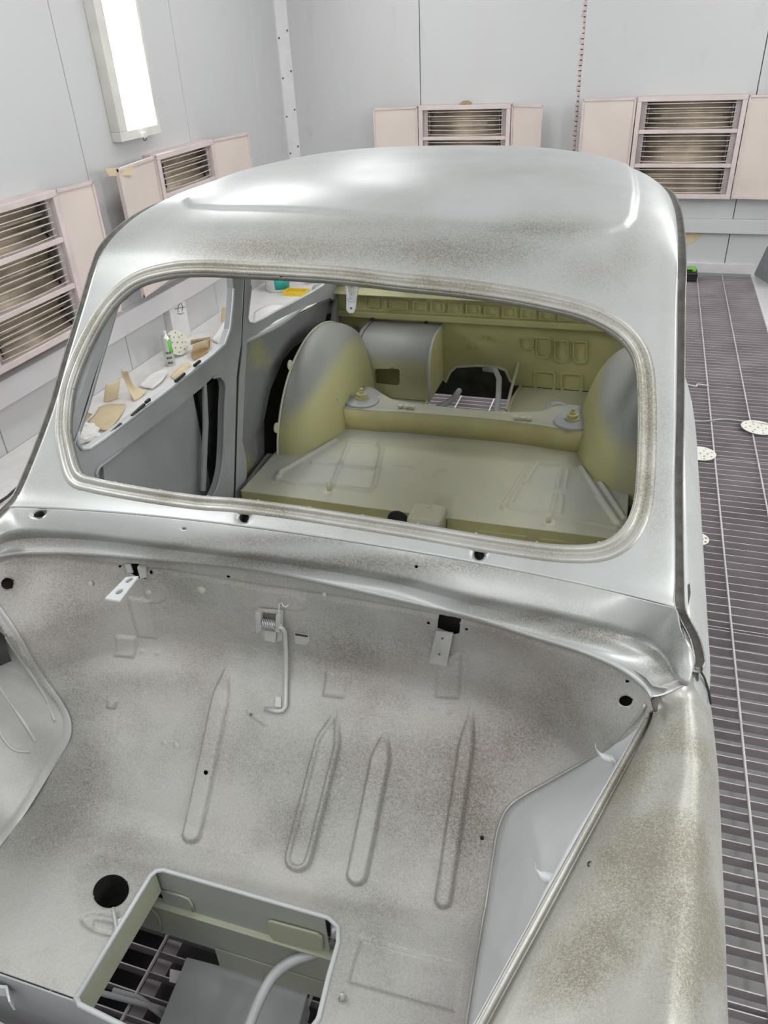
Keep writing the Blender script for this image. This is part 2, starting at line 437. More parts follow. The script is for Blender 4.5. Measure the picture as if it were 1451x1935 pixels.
me0 = None; me1 = None; k0 = int((GY0-base)/pitch); k1 = int((GY1-base)/pitch)
for k in range(k0, k1):
    y = base+k*pitch
    if me0 is None:
        s = box('slat', GX0, GX1, y-.0015, y+.0015, -.034, -.001, SLAT, fl); me0 = s
        me0.data.materials.append(SLATT)
        for p in me0.data.polygons:
            if p.normal.z > .5: p.material_index = 1
    else:
        s = me0.copy(); col.objects.link(s); s.location = (me0.location[0], me0.location[1]+(k-k0)*pitch, me0.location[2])
    if k % 27 == 0:
        s = me0.copy(); col.objects.link(s); s.location = (me0.location[0], me0.location[1]+(k-k0)*pitch+.016, me0.location[2])
for x in [.488-.2*i for i in range(0, 13)]+[.688]:
    b = tubev([(x, yy, .002) for yy in np.arange(GY0, GY1, .25)]+[(x, GY1, .002)], .0045, 6)
    mesh('cross_bar', b[0], b[1], SLATT, fl, True)

# ---- infrared heaters
def heater(orient, a0, a1, z0, z1, doors, label, dlabel):
    """orient 'L' on the left wall (runs along Y), 'B' on the back wall (runs along X). doors: list of (hinge side, width, angle deg)"""
    if orient == 'L': base = (XL, (a0+a1)/2, z0)
    else: base = ((a0+a1)/2, YB, z0)
    def P(a, dep, z): return (XL+dep, a, z) if orient == 'L' else (a, YB-dep, z)
    def bx(name, a, b, d0, d1, z, zz, m, par, bb=0.):
        p, q = P(a, d0, z), P(b, d1, zz); return box(name, p[0], q[0], p[1], q[1], z, zz, m, par, bb)
    r = empty('infrared_heater', base, label, 'heater', 'infrared heaters on the booth walls')
    dp = .11; t = .035
    f = join([(boxv(*[v for pr in zip(P(x0, d0, 0)[:2], P(x1, d1, 0)[:2]) for v in sorted(pr)], za, zb), BOXF) for (x0, x1, d0, d1, za, zb) in
              ((a0, a1, 0, dp, z1-t, z1), (a0, a1, 0, dp, z0, z0+t), (a0, a0+t, 0, dp, z0+t, z1-t), (a1-t, a1, 0, dp, z0+t, z1-t),
               (a0+t, a1-t, .01, dp-.004, z0+(z1-z0)/3-.014, z0+(z1-z0)/3+.014), (a0+t, a1-t, .01, dp-.004, z0+2*(z1-z0)/3-.014, z0+2*(z1-z0)/3+.014),
               (a0+t, a1-t, 0, .008, z0+t, z1-t))])
    bev(mesh('frame', f[0], f[1], FRAMEM, r), .003, 1)
    ch = (z1-z0)/3
    for c in range(3):
        zb = z0+c*ch+(t if c == 0 else .014); zt = z0+(c+1)*ch-(t if c == 2 else .014)
        b0, b1 = a0+t+.001, a1-t-.001; n = 9
        V, Fc = [], []
        for j in range(n):
            th = math.pi*j/(n-1); dd = .07-.055*math.sin(th); z = (zb+zt)/2-(zt-zb)/2*math.cos(th)
            V += [P(b0+.05, dd, z), P(b1-.05, dd, z)]
        for j in range(n-1): Fc.append((2*j, 2*j+1, 2*j+3, 2*j+2))
        rf = solid(mesh('reflector', V, Fc, REFL, r, True), .001)
        for (e0, e1) in ((b0, b0+.042), (b1-.042, b1)):
            bx('end_plate', e0, e1, .05, .085, zb, zt, PLATE, r, .002)
        for e in (b0+.052, b1-.058):
            g = bx('tube_bracket', e, e+.006, .02, .088, zb+.03, zt-.03, REFLD, r)
        for dz in (.36, .64):
            tube('heating_tube', [P(b0+.06, .055, zb+(zt-zb)*dz), P(b1-.06, .055, zb+(zt-zb)*dz)], .009, REFL, r, 8)
        for g in range(6):
            z = zb+(zt-zb)*(g+.5)/6
            path = [P(b0+.03+(b1-b0-.06)*u, .093+.004*math.sin(math.pi*u), z-.006*math.sin(math.pi*u)*(g < 2)) for u in np.linspace(0, 1, 7)]
            tube('guard_rod', path, .0036, ROD, r, 5)
    for (side, wd, ang) in doors:
        h = a0-.008 if side < 0 else a1+.008
        ca, sa = math.cos(math.radians(ang)), math.sin(math.radians(ang))
        q = lambda u, e, z: P(h+side*(u*ca-e*sa*0), dp*.75+u*sa+e, z)
        V = [q(u, e, z) for u in (0, wd) for e in (-.008, .008) for z in (z0+.005, z1-.005)]
        dr = bev(mesh('shutter_door', V, BOXF, DOORM, r), .002, 1)
        lip = []
        for (u0, u1, za, zb) in ((0, wd, z1-.02, z1-.004), (0, wd, z0+.004, z0+.02), (0, .012, z0, z1), (wd-.012, wd, z0, z1)):
            lip.append(([q(u, e, z) for u in (u0, u1) for e in (.006, .018) for z in (za, zb)], BOXF))
        lv = join(lip); mesh('door_rim', lv[0], lv[1], FRAMEM, dr)
        for z in (z0+.15, z1-.15):
            c = P(h, dp*.78, z); tube('hinge', [(c[0], c[1], z-.025), (c[0], c[1], z+.025)], .009, FRAMEM, dr, 8)
        c = q(wd-.04, .012, z0+.12); tube('latch_pin', [c, (c[0], c[1], z0+.14)], .006, REFLD, dr, 6)
    return r
heater('L', 2.95, 3.728, .46, 1.225, [(1, .29, 8), (-1, .35, 8)], 'cream and pink heater nearest the camera on the left wall, cut by the picture edge', '')
heater('L', 4.766, 5.534, .48, 1.255, [(-1, .53, 8), (1, .43, 12)], 'smaller-looking heater further along the left wall, beyond the lit wall lamp', '')
heater('B', -1.933, -1.15, .56, 1.316, [(-1, .38, 14), (1, .29, 24)], 'heater on the back wall showing just above the middle of the car roof', '')
heater('B', -.16, .638, .603, 1.345, [(-1, .41, 4), (1, .42, 4)], 'heater on the back wall at the right with all three cells in view', '')
# masking tape on the middle heater, red plastic piece low on the nearest one
t_ = at(877, 197, Y=YB-.07)
o = prism('tape_offcut', [t_+np.array(v) for v in ((-.05, 0, 0), (-.02, 0, .022), (.02, 0, .024), (.055, 0, .008), (.05, 0, .0), (0, 0, .004))], (0, .05, 0), CARD2)
o.location.z = 1.317; tag(o, 'crumpled ochre tape offcut lying on top of the middle back-wall heater', 'tape')
# paper flap taped between left heaters
p0 = [surf(x, y, lambda P: P[0]-(XL+.155)) for x, y in ((196, 318), (250, 316), (250, 331), (205, 333))]
tag(prism('paper_flap', p0, (.004, 0, 0), CARD), 'strip of beige masking paper sticking out beside the far left heater shutter', 'paper')

# ---- lamps
def lamp(name_label, wall, a0, a1, z0, z1, group='tall tube lamps on the booth walls'):
    x = XL if wall == 'L' else XR; s = 1 if wall == 'L' else -1
    r = empty('wall_lamp', (x, (a0+a1)/2, z0), name_label, 'lamp', group)
    t = .055
    f = join([(boxv(*sorted((x, x+s*.07)), ya, yb, za, zb), BOXF) for ya, yb, za, zb in
              ((a0, a1, z1-t, z1), (a0, a1, z0, z0+t), (a0, a0+t*1.5, z0+t, z1-t), (a1-t*.6, a1, z0+t, z1-t))])
    bev(mesh('frame', f[0], f[1], flat('lamp frame paint', (.67, .66, .60), .5, 0, .12, 5), r), .004)
    box('diffuser', x+s*.01, x+s*.05, a0+t*1.5, a1-t*.6, z0+t, z1-t, TUBE, r)
    c = (x+s*.085, (a0+a1)/2, z0+.012)
    V = [(c[0], c[1]+.018*math.cos(q), c[2]-.012+.018*math.sin(q)) for q in np.linspace(.3, 2*math.pi-.3, 14)]
    tube('hook', V, .004, REFLD, r, 6); box('catch', *sorted((x+s*.066, x+s*.09)), c[1]-.02, c[1]+.02, z0+.0, z0+.03, WHITE, r)
    return r
lamp('tall lit wall lamp with yellowed frame on the left wall above the heaters', 'L', 4.48, 4.935, 1.365, 2.75)
lamp('tall lit wall lamp on the left wall beside the camera', 'L', 1.15, 1.6, 1.345, 2.75)
for y, l_ in ((.2, 'tall lit wall lamp on the right wall nearest the camera'), (2.4, 'tall lit wall lamp on the right wall level with the car cabin'), (4.7, 'tall lit wall lamp on the right wall nearest the back wall')): lamp(l_, 'R', y, y+.45, 1.3, 2.75)

# ================================================================== CAR
C = -.53
car = empty('car_body', (C, 1.5, 0), 'stripped vintage car body in pale grey speckled primer, standing on the grating', 'car')
K = np.array([(1.092, 1.095, .660, 1.055, 1.082), (1.12, 1.12, .655, 1.105, 1.105), (1.21, 1.22, .637, 1.22, 1.215), (1.30, 1.32, .625, 1.305, 1.315), (1.39, 1.42, .612, 1.39, 1.415),
(1.44, 1.475, .604, 1.44, 1.475), (1.475, 1.515, .601, 1.48, 1.508), (1.54, 1.565, .597, 1.55, 1.533), (1.63, 1.60, .592, 1.64, 1.550), (1.76, 1.618, .586, 1.76, 1.556), (1.95, 1.625, .575, 1.95, 1.548),
(2.2, 1.615, .557, 2.2, 1.518), (2.5, 1.57, .53, 2.5, 1.46), (2.8, 1.49, .50, 2.78, 1.38), (3.0, 1.38, .47, 2.98, 1.27)])
KT = np.linspace(0, len(K)-1, 600)
def _crK(v):
    i = int(min(max(v, 0), len(K)-1.0001)); t = v-i; p = [K[min(max(i+j, 0), len(K)-1)] for j in (-1, 0, 1, 2)]
    return .5*(2*p[1]+(p[2]-p[0])*t+(2*p[0]-5*p[1]+4*p[2]-p[3])*t*t+(3*p[1]-p[0]-3*p[2]+p[3])*t**3)
KD = np.array([_crK(v) for v in KT])
KS = np.r_[0, np.cumsum(np.linalg.norm(np.diff(KD[:, :2], axis=0), axis=1))]   # length along the centre line
def roof_fn(Q):
    Q = np.atleast_2d(Q); s = Q[:, 1]; a = np.stack([np.interp(s, KS, KD[:, k]) for k in range(5)], 1)
    u = Q[:, 0]/.6; au = np.minimum(np.abs(u), 1)
    return np.stack([C+u*a[:, 2], a[:, 0]+(a[:, 3]-a[:, 0])*au**2, a[:, 4]+(a[:, 1]-a[:, 4])*np.maximum(1-au**2.8, 0)**(1/1.6)], 1)
sh = Sheet(roof_fn, -.6, .6, 0, KS[-1], .0042)
WS = [(150, 893), (134, 845), (128, 800), (133, 745), (150, 690), (178, 630), (213, 575), (258, 537), (320, 519), (380, 515), (450, 518), (550, 523), (650, 530), (760, 543), (860, 553), (960, 567),
      (1050, 585), (1110, 602), (1160, 628), (1190, 658), (1204, 695), (1208, 750), (1208, 830), (1205, 900), (1199, 950), (1183, 990), (1155, 1017), (1115, 1030), (1050, 1030), (980, 1022), (900, 1010),
      (780, 990), (650, 970), (550, 955), (450, 943), (380, 938), (300, 927), (230, 915), (182, 905)]
WSl = cr_curve(sh.loop(WS), 260, True)
sh.hole(WSl)
i, dd = sh.sd(WSl, True, .12)
dd = np.abs(dd)
for (x, y, r) in ((461, 978, 10), (905, 1047, 12)):
    l_ = sh.loop(circ(x, y, r, r, 22)); sh.hole(l_); i, dd = sh.sd(l_, True, .03); sh.h[i] += -.003*ss(1-np.abs(dd)/.006)
    q = sh.inv(x, y); lathe('wiper_hole_sleeve', [(.0085, -.001), (.0085, -.02), (0, -.02)], roof_fn(q)[0], DARK, car, 20, (0, -.67, .74))
# roof panel step (swage)
sw = sh.loop([(350, 380), (362, 393), (420, 396), (500, 397), (600, 401), (700, 409), (800, 420), (900, 431), (1000, 440), (1100, 444), (1150, 441), (1180, 432), (1194, 414)])
back = np.array([[.50, KS[-1]*.93], [-.50, KS[-1]*.93]])
lp = np.vstack([sw, [[sw[-1][0]+.005, sw[-1][1]+.15]], back, [[sw[0][0]-.005, sw[0][1]+.15]]])
i, dd = sh.sd(lp, True, .1); sh.h[i] += .0045*ss(.5-dd/.018)
rooft = blobs([(700, 470, 330, 42, .75), (560, 480, 60, 30, .3), (880, 495, 130, 45, .5), (470, 470, 120, 30, .35), (1130, 520, 90, 45, .45), (640, 425, 300, 14, .3), (1050, 432, 130, 16, .45), (1190, 470, 30, 40, .35),
                (760, 330, 380, 45, .10), (300, 560, 60, 60, .2), (130, 760, 30, 160, .25), (1240, 960, 26, 150, .28), (60, 930, 60, 50, .3), (700, 1005, 400, 16, .35), (150, 900, 60, 40, .2), (1255, 700, 14, 300, .2),
                (220, 440, 50, 30, .2), (1240, 420, 30, 60, .15)], .04)
sh.edge = .35
sk = sh.build('roof_and_windscreen_frame', PRIMER, car, rooft); solid(sk, .0025, -1)
# raised bead round the aperture
tg = np.roll(WSl, -1, 0)-np.roll(WSl, 1, 0); tg /= np.linalg.norm(tg, axis=1, keepdims=True); on_ = np.stack([tg[:, 1], -tg[:, 0]], 1)
if ((WSl+on_*.01-WSl.mean(0))**2).sum() < ((WSl-WSl.mean(0))**2).sum(): on_ = -on_
bd_ = []
for d_, h_ in ((-.001, -.004), (-.001, .002), (.0015, .0045), (.005, .005), (.008, .0035), (.0105, .0015), (.014, .0012), (.0165, .003), (.020, .0048), (.0235, .0042), (.0265, .0018), (.029, -.0012)):
    P_ = roof_fn(WSl+on_*d_)+np.array([0, -.743, .669])*(h_+.0018); bd_.append(np.vstack([P_, P_[:1]]))
A_ = np.array(bd_); kk, nn = A_.shape[:2]; ii, jj = np.meshgrid(np.arange(kk-1), np.arange(nn-1), indexing='ij'); b_ = (ii*nn+jj).ravel()
bt_ = blobs([(700, 520, 420, 40, .45), (180, 560, 120, 160, .3), (1215, 750, 30, 260, .25)], .06)(A_.reshape(-1, 3))
bt_ = np.clip(bt_+.04+np.repeat(np.array([0, 0, 0, 0, .1, .3, .3, .15, 0, 0, .1, .1]), nn), 0, 1)
mesh('windscreen_bead', A_.reshape(-1, 3), np.stack([b_, b_+1, b_+nn+1, b_+nn], 1), FENDPR, car, True, bt_)
# screen aperture flange going inwards
ring = [roof_fn(p)[0] for p in WSl]
cen = np.mean(ring, 0)
rows = []
for (off, sc_) in ((.0, 1.0), (-.006, .999), (-.014, .999)):
    rows.append(np.array([cen+(p-cen)*sc_+np.array([0, .67, -.74])*(-off) for p in ring+[ring[0]]]))
A_ = np.array(rows); V = A_.reshape(-1, 3); kk, nn = A_.shape[:2]
ii, jj = np.meshgrid(np.arange(kk-1), np.arange(nn-1), indexing='ij'); b_ = (ii*nn+jj).ravel()
solid(mesh('windscreen_flange', V, np.stack([b_, b_+1, b_+nn+1, b_+nn], 1), FENDPR, car, True, np.full(len(V), .25)), .002)
fl_pts = [ring[k] for k in range(0, 260, 9)]
V = join([tubev([p+np.array([0, .006, -.006]), p+np.array([0, -.001, .0015])], .0035, 6) for p in fl_pts])
tag(mesh('spot_weld', V[0], V[1], FENDPR, car, True, np.full(len(V[0]), .2)), kind='stuff')

# gutters (drip rails)
rail = K[:11, 2:5]
for sg in (-1, 1):
    pts = [(C+sg*(hw), y, z) for hw, y, z in rail[::1]]
    low = [(C+sg*.70, .93, 1.045), (C+sg*.685, .975, 1.06)] if sg < 0 else [at(1310, 1262, Z=1.005), at(1316, 1250, Z=1.012), at(1307, 1210, Z=1.04), at(1290, 1176, Z=1.062)]
    pts = [np.array(p, float) for p in low+pts]+[np.array([C+sg*q[2], q[3], q[4]]) for q in K[11:13]]
    c_ = cr_curve(pts, 150)
    V = [c_[:, :]+np.array([sg*a, 0, b])+np.array([0, cc, 0]) for (a, b, cc) in ((-.004, .004, 0), (.000, .001, 0), (.007, -.001, 0), (.011, .002, 0), (.013, .006, 0), (.0145, -.003, 0), (.010, -.009, 0), (.0, -.008, 0), (-.004, .004, 0))]
    A_ = np.array(V); nn = A_.shape[1]; kk = 9; ii, jj = np.meshgrid(np.arange(kk-1), np.arange(nn-1), indexing='ij'); b_ = (ii*nn+jj).ravel()
    g = mesh('drip_rail', A_.reshape(-1, 3), np.stack([b_, b_+nn, b_+nn+1, b_+1], 1), FENDPR, car, True, np.full(9*nn, .6))
    g['label'] = 'gutter with dark worn sealant'
    s_ = np.array([c_+np.array([sg*a, 0, b]) for a, b in ((-.001, .0035), (.004, .003), (.008, .0035), (.011, .005))]); kk = 4; ii, jj = np.meshgrid(np.arange(kk-1), np.arange(nn-1), indexing='ij'); b_ = (ii*nn+jj).ravel()
    mesh('gutter_sealant', s_.reshape(-1, 3), np.stack([b_, b_+nn, b_+nn+1, b_+1], 1), RUBBER, car, True)

# ---- scuttle
A = [(8, 988), (40, 958), (130, 951), (260, 962), (400, 981), (594, 1014), (826, 1055), (1000, 1086), (1160, 1125), (1250, 1147), (1290, 1185), (1316, 1252)]
B = [(-30, 1025), (33, 1000), (165, 1007), (331, 1027), (480, 1044), (594, 1059), (749, 1086), (900, 1124), (1014, 1147), (1090, 1164), (1166, 1181), (1223, 1202), (1261, 1234), (1287, 1281), (1303, 1288)]
Mm = [(-40, 1045), (33, 1018), (165, 1018), (331, 1038), (480, 1056), (594, 1073), (749, 1101), (900, 1143), (1014, 1172), (1090, 1193), (1166, 1216), (1223, 1240), (1262, 1276), (1285, 1300)]
Lp = [(-60, 1072), (0, 1050), (60, 1044), (149, 1045), (265, 1054), (364, 1062), (480, 1074), (594, 1096), (787, 1140), (900, 1168), (1014, 1204), (1090, 1227), (1166, 1259), (1215, 1295), (1232, 1318)]
def zc(pts, z): return [at(x, y, Z=z) for x, y in pts]
def res(pts, n): return cr_curve(pts, n)
nA = 240
def byx(curve, xs):       # resample a 3-D curve at given X
    o = np.argsort(curve[:, 0]); return curve
RA = roof_fn(np.stack([np.linspace(-.6, .6, 60), np.zeros(60)], 1)); RA = res(np.vstack([[RA[0]+np.array([-.03, -.05, -.02])], RA, [at(1288, 1192, Z=1.060), at(1313, 1250, Z=1.012)]]), nA)
def lerp_rows(r0, r1, k, bulge=0): return [r0*(1-t)+r1*t+np.array([0, 0, bulge*4*t*(1-t)]) for t in np.linspace(0, 1, k)]
def zdrop(pts, z, d): return [at(x, y, Z=z-d*float(ss((x-1120)/170.))) for x, y in pts]
RB = res(zdrop(B, 1.055, .058), nA); RM = res(zdrop(Mm, 1.022, .040), nA); RL = res(zdrop(Lp, 1.0, .028), nA)
RU = RL+np.array([0, .022, -.012])
rows = lerp_rows(RA, RB, 14, .003)+[RB+np.array([0, .001, -.006])]+lerp_rows(RB+np.array([0, .006, -.012]), RM, 5)[1:]+lerp_rows(RM, RL, 7, -.004)[1:]+[RL+np.array([0, .002, -.005]), RU]
A_ = np.array(rows)
scd = blobs([(60, 1020, 80, 18, .4), (560, 1062, 560, 20, .75), (620, 1018, 240, 12, .65), (850, 1080, 200, 22, .35), (1130, 1200, 110, 20, .7), (1240, 1260, 40, 30, .5), (1290, 1200, 25, 60, .45), (300, 1030, 260, 12, .35), (1000, 1160, 160, 22, .35)]+[(x, y-6, 50, 11, .45) for x, y in Mm[1:]], .08)
# wiper holes are cut through the sheet
hs = [(75, 971, 13, 7, -.35), (348, 999, 3.5, 2.5, 0), (787, 1071, 3.5, 3, 0)]
kk, nn = A_.shape[:2]
# dense bilinear version of band A-B so the holes are round
class GridFn:
    def __init__(s, A): s.A = A; s.k, s.n = A.shape[:2]
    def __call__(s, Q):
        Q = np.atleast_2d(Q); a = np.clip((Q[:, 0]/1.3)*(s.n-1), 0, s.n-1.001); b = np.clip((Q[:, 1]/.17)*(s.k-1), 0, s.k-1.001)
        i = a.astype(int); j = b.astype(int); fa = (a-i)[:, None]; fb = (b-j)[:, None]; A = s.A
        return (A[j, i]*(1-fa)+A[j, i+1]*fa)*(1-fb)+(A[j+1, i]*(1-fa)+A[j+1, i+1]*fa)*fb
ssh = Sheet(GridFn(A_), 0, 1.3, 0, .17, .0033)
for (x, y, rx, ry, r) in hs:
    l_ = ssh.loop(circ(x, y, rx, ry, 20, r)); ssh.hole(l_)
    i, dd = ssh.sd(l_, True, .03); 
    if rx > 9: ssh.h[i] += -.003*ss(1-np.abs(dd)/.006)
sct = ssh.build('scuttle', PRIMER, car, scd); solid(sct, .002, -1)
for (x, y, rx, ry, r) in hs[:1]:
    q = ssh.loop([(x, y)])[0]; p = ssh.fn(q)[0]
    lathe('wiper_hole_sleeve', [(.0085, .0), (.0085, -.02)], p-np.array([0, 0, .002]), DARK, car, 20, (0, -.35, .9))

# ---- bulkhead and bay floor: one pressed sheet
ps = [(1.105, .992), (1.118, .97), (1.12, .90), (1.12, .80), (1.12, .745), (1.105, .712), (1.05, .663), (.95, .58), (.86, .507), (.825, .482), (.79, .470), (.72, .468), (.5, .466), (.2, .462)]
PC = cr_curve(ps, 500); PSL = np.r_[0, np.cumsum(np.linalg.norm(np.diff(PC, axis=0), axis=1))]
_o = np.argsort(RU[:, 0]); UX, UY = RU[_o, 0], RU[_o, 1]
def bay_fn(Q):
    Q = np.atleast_2d(Q); s = Q[:, 1]; y = np.interp(s, PSL, PC[:, 0]); z = np.interp(s, PSL, PC[:, 1])
    xr = np.abs(Q[:, 0]-C); lf = Q[:, 0] < C
    cur = np.where(lf, .20, .17)*np.clip((xr-.30)/.32, 0, 1.3)**2*ss(1-(s-.22)/.42)
    wt = ss(s/.16); cur = cur*wt+(1.112-np.interp(Q[:, 0], UX, UY))*(1-wt)
    # gentle pressed dent under the left bracket
    q = .012*np.exp(-((Q[:, 0]+.98)/.10)**2-((s-.42)/.07)**2)
    return np.stack([Q[:, 0], y-cur+q*.5, z-q+.01*np.exp(-((Q[:, 0]+.55)/.25)**2-((s-.27)/.03)**2)], 1)
bs = Sheet(bay_fn, -1.30, .155, 0, PSL[-1]-.05, .0032)
def il(*p): return bs.inv(*p)
bs.rib(il(432, 1250), il(365, 1575), .0215, .015, .0055, taper=True)
bs.rib(il(636, 1345), il(566, 1620), .029, .016, .006, inner=.5, taper=True)
bs.rib(il(732, 1375), il(676, 1652), .0215, .016, .0055, taper=True)
bs.rib(il(893, 1330), il(838, 1700), .0165, .014, .0055, taper=True)
bs.emboss(bs.loop([(682, 1773), (872, 1826), (860, 1912), (658, 1856)]), -.006, .006)
bs.emboss(bs.loop([(618, 1269), (656, 1274), (650, 1319), (612, 1314)]), .005, .005)
bs.emboss(bs.loop([(219, 1200), (256, 1203), (252, 1242), (217, 1238)]), .006, .005)
bs.emboss(bs.loop([(243, 1128), (285, 1133), (297, 1205), (262, 1200)]), .005, .006)
bs.emboss(bs.loop([(828, 1240), (870, 1234), (866, 1318), (824, 1316)]), .005, .006)
bs.emboss(bs.loop([(978, 1247), (992, 1248), (991, 1266), (977, 1265)]), .003, .004)
bs.emboss(bs.loop([(207, 1321), (221, 1323), (217, 1338), (203, 1336)]), .007, .005)
bs.emboss(bs.loop(circ(200, 1748, 48, 19, 20, .22)), -.006, .005)
bs.emboss(bs.loop([(178, 1738), (218, 1746), (214, 1763), (176, 1755)]), .003, .004)
bs.emboss(bs.loop(circ(555, 1138, 26, 14, 20, .2)), .003, .008)
bs.emboss(bs.loop(circ(295, 1120, 20, 18, 20)), .003, .008)
bs.groove(bs.loop([(470, 1345), (482, 1355), (504, 1368)]), .003, .006)
bs.groove(bs.loop([(190, 1620), (400, 1650), (640, 1700), (880, 1720)]), -.002, .03)
bs.groove(bs.loop([(10, 1060), (240, 1072), (500, 1110), (760, 1150), (1000, 1208), (1160, 1262)]), -.004, .012)
for (x, y) in ((166, 1405), (310, 1404), (332, 1408), (130, 1575), (150, 1585), (170, 1583), (160, 1612), (190, 1622), (222, 1630), (815, 1337), (850, 1345), (740, 1503), (765, 1508), (895, 1540), (920, 1548), (1033, 1347), (1065, 1355), (548, 1458), (268, 1230), (298, 1235), (1300, 1400), (820, 1625), (843, 1628)):
    if x < 1190: bs.emboss(bs.loop(circ(x, y, 3.5, 3.5, 10)), .0022, .003)
# openings
HO = [circ(210, 1685, 35, 31, 30, -.5), circ(1183, 1324, 13, 10, 22), circ(14, 1103, 12, 11, 20), circ(911, 1583, 4.5, 4.5, 12), circ(395, 1460, 4.5, 4.5, 12), circ(432, 1089, 3.5, 3, 10), circ(475, 1351, 3, 3, 10),
      circ(1185, 1287, 4, 3, 10), circ(810, 1176, 3, 3, 8), circ(882, 1188, 3, 3, 8), circ(286, 1082, 3, 3, 8), circ(226, 1071, 3, 3, 8), circ(171, 1102, 6, 5, 12),
      [(829, 1162), (871, 1168), (868, 1196), (859, 1198), (827, 1186)], [(240, 1064), (262, 1064), (276, 1086), (276, 1094), (262, 1092), (242, 1078)]]
for h_ in HO: bs.hole(bs.loop(h_))
wellx0, wellx1, wely0, wely1 = -.785, -.372, .478, .737
def yz2s(y): return float(np.interp(-y, -PC[:, 0][200:], PSL[200:]))
s0, s1 = yz2s(wely1), yz2s(wely0)
r_ = .02
wl_ = [(wellx0, s0+r_), (wellx0+.006, s0+.006), (wellx0+r_, s0), (wellx1-.035, s0), (wellx1-.01, s0+.012), (wellx1, s0+.04), (wellx1+.004, s0+.10), (wellx1+.012, s0+.17), (wellx1-.01, s0+.23), (wellx1-.03, s0+.30), (wellx1-.03, s0+.62), (-1.32, s0+.62), (-1.32, s1), (wellx0, s1)]
bs.hole(np.array(wl_))
bayd = blobs([(350, 1085, 420, 45, 0.25), (120, 1150, 120, 60, 0.18), (480, 1230, 200, 25, 0.18), (640, 1250, 150, 40, 0.21), (150, 1300, 60, 120, 0.33), (180, 1480, 80, 120, 0.39), (60, 1580, 90, 60, 0.36), (280, 1290, 90, 25, 0.30),
              (240, 1440, 60, 60, -0.15), (520, 1420, 90, 60, 0.27), (650, 1480, 200, 70, 0.21), (380, 1610, 200, 40, 0.18), (800, 1420, 160, 60, 0.21), (950, 1420, 120, 70, 0.33), (900, 1520, 70, 120, 0.36), (880, 1640, 50, 90, 0.36), (1080, 1350, 120, 70, 0.27),
              (1100, 1270, 100, 40, 0.21), (900, 1200, 150, 30, 0.18), (820, 1560, 70, 60, 0.18), (580, 1560, 120, 60, 0.18), (760, 1700, 160, 40, 0.15), (120, 1780, 120, 70, -0.03), (700, 1250, 70, 30, -0.06), (760, 1880, 90, 50, 0.07), (1020, 1250, 60, 25, -0.09)], .36)
reg = np.array([bs.inv(*p) for p in [(1222, 1335), (1205, 1362), (1160, 1408), (1110, 1440), (1040, 1480), (960, 1532), (934, 1620), (912, 1760), (884, 1935)]])
lef = np.array([bs.inv(*p) for p in [(0, 1152), (35, 1205), (60, 1250), (85, 1288), (110, 1322), (126, 1352), (130, 1375), (124, 1402), (90, 1460), (40, 1540), (0, 1592)]])
def bdel(c): return (c[:, 0] > .128) | ((c[:, 1] > lef[0, 1]) & (c[:, 0] < np.interp(c[:, 1], lef[:, 1], lef[:, 0])-.006)) | ((c[:, 1] > reg[0, 1]) & (c[:, 0] > np.interp(c[:, 1], reg[:, 1], reg[:, 0])+.008))
bs.edge = .15
bayo = bs.build('bulkhead_and_bay_floor', BAYPR, car, bayd, bdel)
bk = Sheet(lambda Q: bay_fn(Q)+np.array([0, .035, -.012]), -1.30, .10, 0.012, .30, .03).build('bulkhead_hole_shade', DARK, car, None, lambda c: ((c[:, 0] < -1.08) & (c[:, 1] > .19)) | ((c[:, 0] < -1.13) & (c[:, 1] > .155) & (c[:, 0] > -1.19))); solid(bayo, .002, -1)  # added dark sheet, painted shade seen through the bulkhead holes

# well walls and rim
Zf = .468
def wellpt(x, y, z): return (x, y, z)
rimpath = [(wellx0, wely0-.004, Zf+.003), (wellx0, wely1-r_, Zf+.003), (wellx0+.006, wely1-.006, Zf+.003), (wellx0+r_, wely1, Zf+.003), (wellx1-.035, wely1, Zf+.002), (wellx1-.01, wely1-.012, Zf+.002), (wellx1, wely1-.04, Zf+.002), (wellx1+.004, wely1-.10, Zf+.002), (wellx1+.012, wely1-.17, Zf+.002), (wellx1-.01, wely1-.23, Zf+.002), (wellx1-.03, wely1-.30, Zf+.002)]
tube('well_rim', rimpath, .005, LGREY, car, 8)
tube('well_rim', [(wellx0, wely0, Zf+.003), (wellx0+.012, wely0-.008, Zf+.003), (wellx0+.06, wely0-.012, Zf+.003), (-.6, .455, Zf+.003), (-.45, .42, Zf)], .005, LGREY, car, 8)
PIN2 = two_tone('pale green primer under grey overspray', (.48, .50, .37), (.46, .48, .46))
def wallstrip(name, a, b, z0, z1, mat, t=(0, .003, 0), dust=.5):
    o = prism(name, [(a[0], a[1], z0), (b[0], b[1], z0), (b[0], b[1], z1), (a[0], a[1], z1)], t, mat, car)
    at_ = o.data.attributes.new('dust', 'FLOAT', 'POINT'); at_.data.foreach_set('value', [dust]*len(o.data.vertices)); return o
wallstrip('well_far_wall', (wellx0-.01, wely1+.003), (wellx1-.045, wely1+.003), .33, Zf, PIN2, dust=.55)
wallstrip('well_far_wall', (wellx0-.14, wely1+.008), (wellx1+.02, wely1+.008), .19, .335, PIN2, dust=.5)
wallstrip('well_far_wall', (-.70, wely1+.004), (wellx1-.02, wely1+.004), .13, .20, PIN2, dust=.45)
prism('wall_ridge', [(wellx0-.1, wely1+.008, .33), (wellx0-.1, wely1-.008, .326), (wellx1, wely1-.008, .326), (wellx1, wely1+.008, .33)], (0, 0, .004), PIN2, car)
wallstrip('well_side_wall', (wellx0, wely0), (wellx0, wely1-.004), .395, Zf, PIN2, (-.003, 0, 0), .15)
